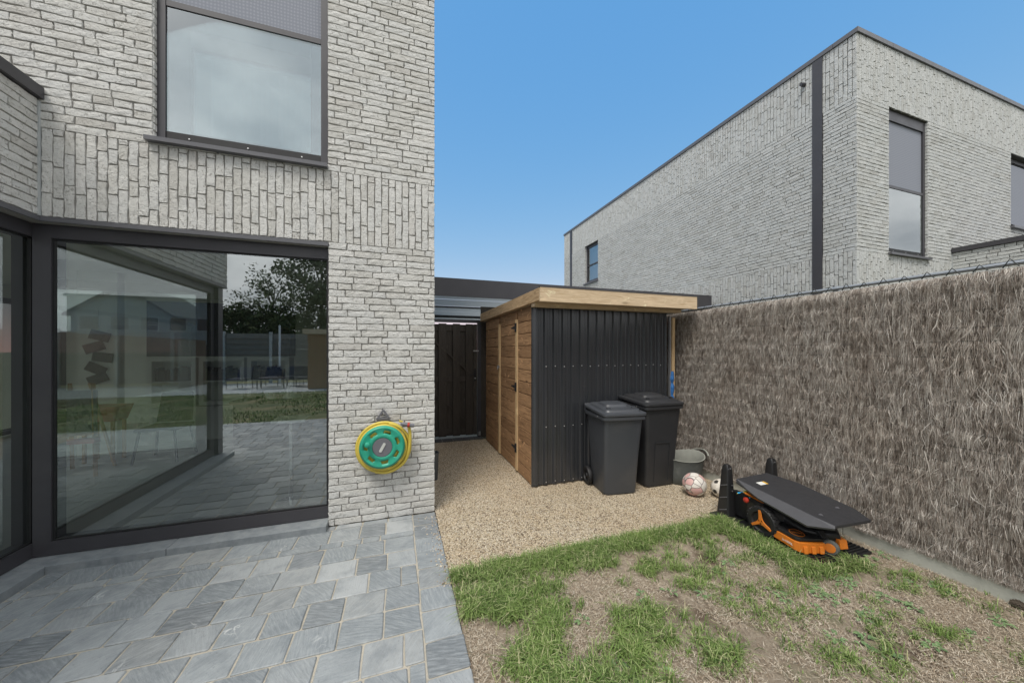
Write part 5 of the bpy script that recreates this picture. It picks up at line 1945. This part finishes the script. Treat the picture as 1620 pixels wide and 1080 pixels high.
def lawn_cover():
    g = np.random.default_rng(77)
    xs, ys, hs = [], [], []

    vnz = VN(63)

    def tufts(k, fx, fy, nb, sp, hh, clump=0.0):
        done = 0
        while done < k:
            tx, ty = fx(), fy()
            if clump and vnz(np.array([tx]), np.array([ty]), 4.6, 3)[0] < clump + g.normal(0, 0.03):
                continue
            done += 1
            m_ = int(g.integers(*nb))
            sx = g.uniform(*sp)
            xs.append(tx + g.normal(0, sx, m_)); ys.append(ty + g.normal(0, sx * g.uniform(0.5, 1.0), m_))
            hs.append(np.full(m_, g.uniform(*hh)) * g.uniform(0.5, 1.3, m_))
    U = g.uniform
    tufts(560, lambda: U(LX0 + 0.01, 2.75), lambda: 2.285 - abs(g.normal(0, 0.055)), (12, 60), (0.02, 0.045), (0.045, 0.075))      # along the path
    tufts(170, lambda: LX0 + 0.03 + abs(g.normal(0, 0.24)), lambda: U(0.9, 2.25), (25, 85), (0.018, 0.045), (0.045, 0.075), 0.44)       # along the patio
    tufts(130, lambda: 2.645 + g.normal(0, 0.045), lambda: U(1.55, 2.28), (20, 55), (0.018, 0.04), (0.05, 0.085))                   # beside the shelter
    tufts(34, lambda: U(2.7, 3.08), lambda: 1.515 + g.normal(0, 0.025), (20, 50), (0.015, 0.03), (0.05, 0.085))
    tufts(170, lambda: U(LX0, 1.6), lambda: U(0.9, 2.2), (20, 90), (0.012, 0.04), (0.03, 0.07), 0.50)
    tufts(260, lambda: U(0.8, 3.3), lambda: U(0.6, 2.1), (12, 80), (0.01, 0.04), (0.022, 0.06), 0.55)
    tufts(700, lambda: U(LX0, 3.45), lambda: U(0.6, 2.28), (2, 9), (0.006, 0.03), (0.015, 0.04), 0.42)                                    # single sprigs
    x, y, h = np.concatenate(xs), np.concatenate(ys), np.concatenate(hs)
    keep = (x > LX0 + 0.004) & (y < 2.315) & (x < 3.48) & ~((x > 2.73) & (x < 3.345) & (y > 1.555))
    x, y, h = x[keep], y[keep], h[keep]
    n = len(x)
    V, F = blades(x, y, np.full(n, -0.004), h, g.uniform(0.0013, 0.0028, n), np.abs(g.normal(0.8, 0.5, n)), g.uniform(0, 2 * math.pi, n), g)
    o = obj('grass', fast_mesh('grass', V, F, 'grass'))
    tag(o, 'green grass tufts growing through the patchy lawn', 'grass', kind='stuff')
    # thatch: flat straw
    n = 110000
    x = g.uniform(LX0 + 0.01, 3.48, n)
    y = g.uniform(0.55, 2.27, n)
    bare = VN(88)(x, y, 3.4, 3)
    keep = (g.random(n) < 1.05 - smooth01(bare, 0.54, 0.68)) & ~((x > 2.72) & (x < 3.36) & (y > 1.55))
    x, y = x[keep], y[keep]
    n = len(x)
    az = g.uniform(0, 2 * math.pi, n)
    L = g.uniform(0.01, 0.035, n)
    d = np.stack([np.cos(az), np.sin(az), g.normal(0.05, 0.18, n)], 1)
    P0 = np.stack([x, y, g.uniform(-0.002, 0.008, n)], 1)
    P1 = P0 + d * (L * 0.5)[:, None] + np.array([0, 0, 0.003])
    P2 = P0 + d * L[:, None]
    s = np.stack([-np.sin(az), np.cos(az), np.zeros(n)], 1)
    V, F = ribbons(P0, P1, P2, g.uniform(0.0006, 0.0012, n), s)
    o = obj('thatch', fast_mesh('thatch', V, F, 'straw'))
    tag(o, 'dry straw coloured thatch lying over the bare lawn', 'thatch', kind='stuff')
    # broad leaved weeds near the fence base
    VV, FF, nv = [], [], 0
    spots = [(g.uniform(2.2, 3.4), g.uniform(0.9, 1.55)) for _ in range(34)] + [(g.uniform(0.5, 2.4), g.uniform(1.0, 1.9)) for _ in range(14)]
    for (wx, wy) in spots:
        k = int(g.integers(7, 14))
        for q in range(k):
            az = g.uniform(0, 2 * math.pi)
            L = g.uniform(0.02, 0.045)
            wd = L * 0.26
            d = np.array([math.cos(az), math.sin(az), 0])
            s = np.array([-math.sin(az), math.cos(az), 0])
            base = np.array([wx, wy, 0.002]) + d * g.uniform(0, 0.03)
            up = np.array([0, 0, 1.0])
            P = [base, base + d * L * 0.4 - s * wd + up * 0.010, base + d * L * 0.45 + up * 0.007, base + d * L * 0.4 + s * wd + up * 0.010,
                 base + d * L * 0.8 - s * wd * 0.7 + up * 0.008, base + d * L + up * 0.002, base + d * L * 0.8 + s * wd * 0.7 + up * 0.008]
            VV += P
            FF += [(nv, nv + 1, nv + 2), (nv, nv + 2, nv + 3), (nv + 1, nv + 4, nv + 2), (nv + 4, nv + 5, nv + 2), (nv + 5, nv + 6, nv + 2), (nv + 6, nv + 3, nv + 2)]
            nv += 7
    o = obj('weeds', fast_mesh('weeds', np.array(VV), np.array(FF), 'weed'))
    tag(o, 'small broad leaved weeds scattered in the dry lawn', 'weeds', kind='stuff')
    # lawn on the far side of the garden, seen in the glass
    n = 26000
    x = g.uniform(-13, 3.4, n)
    y = g.uniform(-7.95, -1.85, n)
    v = VN(9)
    m = smooth01(v(x, y, 1.1, 3), 0.36, 0.55)
    keep = g.random(n) < m
    x, y = x[keep], y[keep]
    n = len(x)
    V, F = blades(x, y, np.full(n, -0.012), g.uniform(0.03, 0.075, n), g.uniform(0.006, 0.012, n), np.abs(g.normal(0.5, 0.3, n)), g.uniform(0, 6.28, n), g)
    o = obj('grass', fast_mesh('grass', V, F, 'grass'))
    tag(o, 'far grass reflected in the big window pane', 'grass', kind='stuff')


lawn_cover()

# stray path stones at the edges
gs = np.random.default_rng(5)
SV, SF, nv = [], [], 0
ico = bmesh.new()
bmesh.ops.create_icosphere(ico, subdivisions=1, radius=1)
iv0 = np.array([list(v.co) for v in ico.verts])
if0 = np.array([[v.index for v in f.verts] for f in ico.faces])
ico.free()
for _ in range(420):
    q = gs.random()
    if q < 0.35:
        px_, py_ = LX0 - abs(gs.normal(0, 0.05)), gs.uniform(2.2, 3.2)
    elif q < 0.7:
        px_, py_ = gs.uniform(0.4, 2.7), 2.30 + gs.normal(0, 0.02)
    else:
        px_, py_ = gs.uniform(0.4, 3.3), gs.uniform(2.35, 3.4)
    r_ = gs.uniform(0.003, 0.0065)
    SV.append(iv0 * gs.uniform(0.7, 1.2, (1, 3)) * r_ + gs.normal(0, r_ * 0.08, iv0.shape) + np.array([px_, py_, r_ * 0.6]))
    SF.append(if0 + nv)
    nv += len(iv0)
so_ = obj('stray_pebbles', fast_mesh('stray_pebbles', np.concatenate(SV), np.concatenate(SF), 'straw'))
tag(so_, 'loose pale pebbles strayed along the edges of the path', 'pebbles', kind='stuff')

# pine cone by the concrete base
pc = MB()
for i in range(9):
    zc = i / 8
    rr = 0.019 * math.sin(math.pi * (0.18 + 0.75 * zc))
    for k in range(8):
        a = 2 * math.pi * (k + 0.5 * (i % 2)) / 8
        c = Vector((3.44 + rr * math.cos(a), 0.96 + (zc - 0.5) * 0.045, 0.022 + rr * math.sin(a)))
        pc.box(-0.006, 0.006, -0.004, 0.004, -0.002, 0.006, Matrix.Translation(c) @ Matrix.Rotation(a, 4, 'Y'))
tag(pc.build('pine_cone', 'bark'), 'brown pine cone lying against the concrete fence base', 'pine cone')


# ------------------------------------------------------------------ inside the near house
def interior():
    e = thing('easel', 'small wooden chalkboard easel behind the large window', 'easel', (-3.62, 5.5, 0.05))
    for (dx, dy, tx, ty) in ((-0.28, -0.2, -0.06, 0), (0.28, -0.2, 0.06, 0), (-0.2, 0.22, -0.04, 0.02), (0.2, 0.22, 0.04, 0.02)):
        MB().bar((-3.62 + dx, 5.5 + dy, 0.05), (-3.62 + tx * 2.2, 5.5 + ty, 1.12), 0.035, 0.02).build('leg', 'easel_wood', e)
    MB().hexa([(-3.86, 5.375, 0.52), (-3.38, 5.375, 0.52), (-3.38, 5.39, 0.52), (-3.86, 5.39, 0.52), (-3.80, 5.475, 1.04), (-3.44, 5.475, 1.04), (-3.44, 5.49, 1.04), (-3.80, 5.49, 1.04)]).build('chalkboard', 'chalkboard', e)
    box('tray', 'red_plastic', e, -3.9, -3.34, 5.28, 5.37, 0.44, 0.49)
    b = thing('toy_basket', 'red toy basket on a stand beside the easel', 'basket', (-3.72, 6.05, 0.05))
    loft([(rrect(0.34, 0.26, 0.03), 0.58), (rrect(0.44, 0.34, 0.03), 0.78)]).build('tub', 'red_plastic', b).location = (-3.72, 6.05, 0)
    b.children[0].matrix_parent_inverse = Matrix.Translation(b.location).inverted()
    for (sx, sy) in ((-1, -1), (1, -1), (1, 1), (-1, 1)):
        MB().bar((-3.72 + sx * 0.14, 6.05 + sy * 0.1, 0.05), (-3.72 + sx * 0.14, 6.05 + sy * 0.1, 0.58), 0.03).build('leg', 'easel_wood', b)
    c = thing('display_cabinet', 'pale glazed wall cabinet with books seen through the large window', 'cabinet', (-2.8, 7.0, 0.6))
    x0 = -3.75
    for k in range(3):
        xa, xb = x0 + k * 0.66, x0 + k * 0.66 + 0.62
        fr = MB()
        for q in ((xa, xb, 0.62, 0.68), (xa, xb, 1.34, 1.40), (xa, xa + 0.06, 0.682, 1.338), (xb - 0.06, xb, 0.682, 1.338), (xa + 0.062, xb - 0.062, 1.0, 1.02)):
            fr.box(q[0], q[1], 6.9, 7.2, q[2], q[3])
        fr.build('frame', 'white_paint', c)
        g = random.Random(k)
        xx = xa + 0.08
        bk = MB()
        while xx < xb - 0.12:
            w = g.uniform(0.02, 0.05)
            bk.box(xx, xx + w - 0.003, 6.95, 7.1, 1.022, 1.022 + g.uniform(0.14, 0.24))
            xx += w
        bk.build('books', 'book_mix', c)
        box('back', 'interior_wall', c, xa + 0.06, xb - 0.06, 7.16, 7.19, 0.68, 1.34)
    box('upper_cupboard', 'aluminium_dark', c, -3.75, -1.8, 6.9, 7.25, 1.42, 2.3)
    box('base_cupboard', 'white_paint', c, -3.75, -1.8, 6.95, 7.25, 0.05, 0.6)
    p = thing('photo_garland', 'string of small photographs hanging on the pale inner wall', 'garland', (-3.98, 6.35, 1.5))
    for k, (dx, z, a) in enumerate(((0.02, 1.72, 0.3), (-0.04, 1.56, -0.35), (0.05, 1.42, 0.15), (-0.02, 1.26, 0.5), (0.0, 1.12, -0.4))):
        mt = Matrix.Translation((-3.98 + dx, 6.352, z)) @ Matrix.Rotation(a, 4, 'Y')
        MB().box(-0.11, 0.11, -0.003, 0.003, -0.065, 0.065, mt).build('photograph', 'photo_print', p)
    MB().tube([(-3.98, 6.356, 2.1), (-3.97, 6.356, 1.0)], 0.003, 6).build('string', 'label_white', p)
    ch = thing('dining_chair', 'black dining chair seen dimly through the large window', 'chair', (-3.0, 5.9, 0.05))
    MB().box(-3.22, -2.78, 5.68, 6.12, 0.46, 0.50).build('seat', 'seat_black', ch, bevel=0.01)
    MB().hexa([(-3.2, 6.08, 0.52), (-2.8, 6.08, 0.52), (-2.8, 6.11, 0.52), (-3.2, 6.11, 0.52), (-3.18, 6.16, 0.92), (-2.82, 6.16, 0.92), (-2.82, 6.19, 0.92), (-3.18, 6.19, 0.92)]).build('backrest', 'seat_black', ch, bevel=0.01)
    for (sx, sy) in ((-1, -1), (1, -1), (1, 1), (-1, 1)):
        MB().bar((-3.0 + sx * 0.18, 5.9 + sy * 0.18, 0.46), (-3.0 + sx * 0.23, 5.9 + sy * 0.23, 0.05), 0.022).build('leg', 'seat_black', ch)
    s = thing('side_table', 'slim white topped table on a chrome leg just inside the window', 'table', (-0.98, 3.8, 0.05))
    box('table_top', 'white_paint', s, -1.12, -0.84, 3.70, 3.98, 0.83, 0.86, bevel=0.005)
    MB().tube([(-0.98, 3.8, 0.06), (-0.98, 3.8, 0.829)], 0.018, 12).build('leg', 'chrome', s, smooth=True)
    MB().lathe([(0.13, 0.051), (0.13, 0.062), (0.02, 0.07)], 24, Matrix.Translation((-0.98, 3.8, 0))).build('base', 'chrome', s, smooth=True)
    i = thing('kitchen_island', 'dark kitchen island standing deep inside the room', 'kitchen island', (-1.5, 6.4, 0.05))
    box('cabinet', 'aluminium_dark', i, -2.3, -0.6, 6.05, 6.75, 0.05, 0.73)
    box('worktop', 'seat_black', i, -2.33, -0.57, 6.0, 6.8, 0.732, 0.768, bevel=0.004)
    bw = MB().lathe([(0.03, 0), (0.06, 0.01), (0.085, 0.08), (0.09, 0.13), (0.082, 0.13), (0.07, 0.03)], 20, Matrix.Translation((-1.86, 6.2, 0.769))).build('bowl', 'white_paint', None, smooth=True)
    tag(bw, 'small white bowl on the kitchen island behind the glass', 'bowl')
    vs = MB().lathe([(0.14, 0), (0.14, 0.01), (0.05, 0.24), (0.045, 0.28), (0.03, 0.28)], 20, Matrix.Translation((-1.60, 6.3, 0.769))).build('vase', 'white_paint', None, smooth=True)
    tag(vs, 'white cone shaped vase on the kitchen island behind the glass', 'vase')


interior()


# ------------------------------------------------------------------ the garden behind the camera, seen in the panes
def board_fence():
    f = thing('board_fence', 'weathered horizontal board fence reflected at the end of the garden', 'fence', (-5, -12.9, 0))
    for k in range(9):
        x0 = -13.5 + k * 1.9
        MB().box(x0 - 0.06, x0 + 0.06, -12.9, -12.78, -0.05, 2.45).build('post', 'concrete', f)
        if k < 8:
            for j in range(9):
                z = 0.08 + j * 0.255
                MB().hexa([(x0 + 0.062, -12.86, z), (x0 + 1.838, -12.86, z), (x0 + 1.838, -12.84, z), (x0 + 0.062, -12.84, z),
                           (x0 + 0.062, -12.90, z + 0.25), (x0 + 1.838, -12.90, z + 0.25), (x0 + 1.838, -12.88, z + 0.25), (x0 + 0.062, -12.88, z + 0.25)]).build('board', 'fence_board', f)


board_fence()


def side_screen(label, x, y0, y1, h):
    f = thing('screen_fence', label, 'fence', (x, (y0 + y1) / 2, 0))
    n = int((y1 - y0) / 0.5)
    for k in range(n):
        a = y0 + (y1 - y0) * k / n
        b = y0 + (y1 - y0) * (k + 1) / n
        box('panel', 'heather_back' if x > 0 else 'concrete', f, x - 0.03, x + 0.03, a, b - 0.012, 0.0, h + 0.02 * (k % 2))


side_screen('plain brushwood fence running on behind the viewer', 3.53, -12.7, -2.01, 2.0)
side_screen('low grey concrete screen reflected left of the garden chairs', -8.2, -12.7, -10.2, 1.95)


def hut():
    h = thing('garden_hut', 'brown timber garden hut with pale roof edge reflected in the window', 'hut', (-2.2, -10, 0))
    x0, x1, y0, y1 = -3.45, -0.9, -11.4, -8.9
    MB().box(x0 + 0.02, x1 - 0.02, y0 + 0.02, y1 - 0.02, 0, 2.2).build('wall_core', 'hut_wood', h)
    x = x0
    while x < x1 - 0.05:
        box('plank', 'hut_wood', h, x, min(x + 0.115, x1), y1 - 0.018, y1, 0.02, 2.2)
        x += 0.12
    box('roof_edge', 'pine_x', h, x0 - 0.15, x1 + 0.15, y0 - 0.1, y1 + 0.15, 2.21, 2.40)


hut()


def garden_chair(label, x, y, rz):
    c = thing('garden_chair', label, 'chair', (x, y, 0), rz, group='chairs on the far terrace', local=True)
    MB().box(-0.3, 0.3, -0.28, 0.28, 0.36, 0.42).build('seat', 'chalkboard', c, bevel=0.01)
    MB().hexa([(-0.3, -0.30, 0.43), (0.3, -0.30, 0.43), (0.3, -0.24, 0.43), (-0.3, -0.24, 0.43), (-0.28, -0.42, 0.86), (0.28, -0.42, 0.86), (0.28, -0.37, 0.86), (-0.28, -0.37, 0.86)]).build('backrest', 'chalkboard', c, bevel=0.01)
    for sx in (-1, 1):
        MB().tube([(sx * 0.31, 0.27, 0.0), (sx * 0.31, 0.27, 0.6), (sx * 0.31, -0.30, 0.6), (sx * 0.31, -0.30, 0.0)], 0.012, 6).build('leg_frame', 'seat_black', c)


garden_chair('dark garden chair furthest left on the reflected terrace', -6.1, -9.9, 0.3)
garden_chair('dark garden chair second from the left on the reflected terrace', -5.2, -10.6, 0.0)
garden_chair('dark garden chair third from the left on the reflected terrace', -4.4, -10.7, 0.0)
garden_chair('dark garden chair nearest the hut on the reflected terrace', -3.9, -10.2, -0.4)
lt = thing('garden_table', 'low dark garden table between the chairs on the reflected terrace', 'table', (-4.9, -9.7, 0))
box('table_top', 'seat_black', lt, -5.4, -4.4, -9.95, -9.45, 0.40, 0.43)
for (sx, sy) in ((-1, -1), (1, -1), (1, 1), (-1, 1)):
    MB().bar((-4.9 + sx * 0.46, -9.7 + sy * 0.22, 0), (-4.9 + sx * 0.46, -9.7 + sy * 0.22, 0.40), 0.03).build('leg', 'seat_black', lt)
wp = MB().tube([(-5.35, -12.2, 0), (-5.35, -12.2, 2.75)], 0.045, 10).build('white_pole', 'white_paint')
tag(wp, 'slim white pole standing before the reflected board fence', 'pole')


def far_building(name, label, x0, x1, y0, y1, h, wall, roof, windows, gable=False):
    b = thing(name, label, 'building', ((x0 + x1) / 2, (y0 + y1) / 2, 0))
    box('wall', wall, b, x0, x1, y0, y1, -0.05, h)
    if gable:
        xm = (x0 + x1) / 2
        m = MB()
        m.v = [(x0, y1, h), (x1, y1, h), (xm, y1, h + (x1 - x0) * 0.36), (x0, y0, h), (x1, y0, h), (xm, y0, h + (x1 - x0) * 0.36)]
        m.f = [(0, 1, 2), (5, 4, 3), (0, 2, 5, 3), (1, 4, 5, 2), (0, 3, 4, 1)]
        m.build('gable', wall, b)
        r = MB()
        for sg in (-1, 1):
            xe = xm + sg * (x1 - x0) * 0.55
            r.hexa([(xm, y0 - 0.2, h + (x1 - x0) * 0.365), (xe, y0 - 0.2, h - 0.05 * (x1 - x0) * 0.7), (xe, y1 + 0.2, h - 0.05 * (x1 - x0) * 0.7), (xm, y1 + 0.2, h + (x1 - x0) * 0.365),
                    (xm, y0 - 0.2, h + (x1 - x0) * 0.365 + 0.15), (xe, y0 - 0.2, h - 0.05 * (x1 - x0) * 0.7 + 0.15), (xe, y1 + 0.2, h - 0.05 * (x1 - x0) * 0.7 + 0.15), (xm, y1 + 0.2, h + (x1 - x0) * 0.365 + 0.15)])
        r.build('roof', roof, b)
    else:
        box('roof_edge', roof, b, x0 - 0.15, x1 + 0.15, y0 - 0.15, y1 + 0.15, h + 0.002, h + 0.25)
    for (wx, wz, ww, wh, mt) in windows:
        w = box('window', 'white_paint', b, wx - 0.06, wx + ww + 0.06, y1 + 0.002, y1 + 0.03, wz - 0.06, wz + wh + 0.06)
        box('glass_panel', mt, w, wx, wx + ww, y1 + 0.031, y1 + 0.05, wz, wz + wh)


far_building('gabled_building', 'white gabled outbuilding with grey door reflected beyond the fence', -16.9, -12.6, -24, -18.5, 3.6, 'render_white', 'aluminium_dark', [(-15.4, 0.1, 2.2, 2.9, 'door_blue')], True)
far_building('white_building', 'white flat roofed block reflected across the garden', 12, 24, -46, -36, 6.6, 'render_white', 'aluminium_mid', [(13 + 2.2 * k, 3.6, 1.3, 1.2, 'window_dark') for k in range(5)] + [(13 + 2.2 * k, 0.8, 1.3, 1.4, 'window_dark') for k in range(5)])
far_building('brown_building', 'low building with brown upper cladding reflected across the garden', 5, 11.8, -44, -37, 5.2, 'roof_brown', 'aluminium_dark', [(6 + 2 * k, 2.2, 1.1, 1.2, 'window_dark') for k in range(3)])


def tree(label, x, y, h, crown, seed, leaves, lsize, z0, sparse=1.0, trunk=0.16):
    t = thing('tree', label, 'tree', (x, y, 0), group='trees beyond the garden')
    g = np.random.default_rng(seed)
    tr = MB()
    tr.tube([(x, y, -0.05), (x + 0.1, y, h * 0.3), (x - 0.05, y + 0.1, h * 0.62), (x + 0.1, y, h * 0.85)], [trunk, trunk * 0.8, trunk * 0.45, trunk * 0.15], 8)
    centers = []
    nb = 15
    for k in range(nb):
        a = k * 2.4 + g.uniform(-0.4, 0.4)
        f = z0 + (0.97 - z0) * (k + 0.5) / nb
        prof = math.sin(math.pi * min(1, 0.15 + 0.85 * (f - z0) / (1 - z0))) ** 0.6
        r = crown * prof * g.uniform(0.55, 1.0)
        tip = Vector((x + r * math.cos(a), y + r * math.sin(a), h * f + g.uniform(-0.02, 0.04) * h))
        st = Vector((x, y, h * max(0.2, f - 0.22)))
        mid = (st + tip) / 2 + Vector((0, 0, 0.05 * h))
        tr.tube([st, mid, tip], [trunk * 0.3, trunk * 0.18, trunk * 0.06], 5)
        centers.append((tip, crown * g.uniform(0.28, 0.5)))
        centers.append((mid, crown * g.uniform(0.22, 0.4)))
    tr.build('trunk', 'bark', t)
    c = np.array([list(q[0]) for q in centers])
    rad = np.array([q[1] for q in centers])
    i = g.integers(0, len(c), leaves)
    d = g.normal(0, 1, (leaves, 3))
    d /= np.linalg.norm(d, axis=1)[:, None]
    P = c[i] + d * (rad[i] * g.random(leaves) ** (0.45 * sparse))[:, None] * np.array([1, 1, 0.75])
    u = g.normal(0, 1, (leaves, 3))
    u /= np.linalg.norm(u, axis=1)[:, None]
    w = np.cross(u, g.normal(0, 1, (leaves, 3)))
    w /= np.linalg.norm(w, axis=1)[:, None]
    s = lsize * g.uniform(0.6, 1.4, leaves)[:, None]
    V = np.stack([P - u * s, P + w * s * 0.45, P + u * s, P - w * s * 0.45], 1).reshape(-1, 3)
    F = np.arange(leaves * 4).reshape(-1, 4)
    obj('crown', fast_mesh('crown', V, F, 'tree_leaf'), t)


tree('tallest dark tree reflected at the right edge of the big window', -6.0, -25, 10.8, 3.4, 1, 11000, 0.15, 0.25, 0.9, 0.25)
tree('open branched tree reflected left of the tallest tree', -9.4, -25, 7.6, 3.0, 2, 2200, 0.13, 0.35, 1.2, 0.2)
for k, (x, y, h) in enumerate(((-12.6, -26, 5.2), (-10.8, -24.5, 4.9), (-8.6, -23, 4.5))):
    tree(['low dense hedge tree reflected beside the white gable', 'low dense hedge tree reflected second from the white gable', 'low dense hedge tree reflected under the tallest tree'][k], x, y, h, 1.9, 5 + k, 4500, 0.13, 0.15)
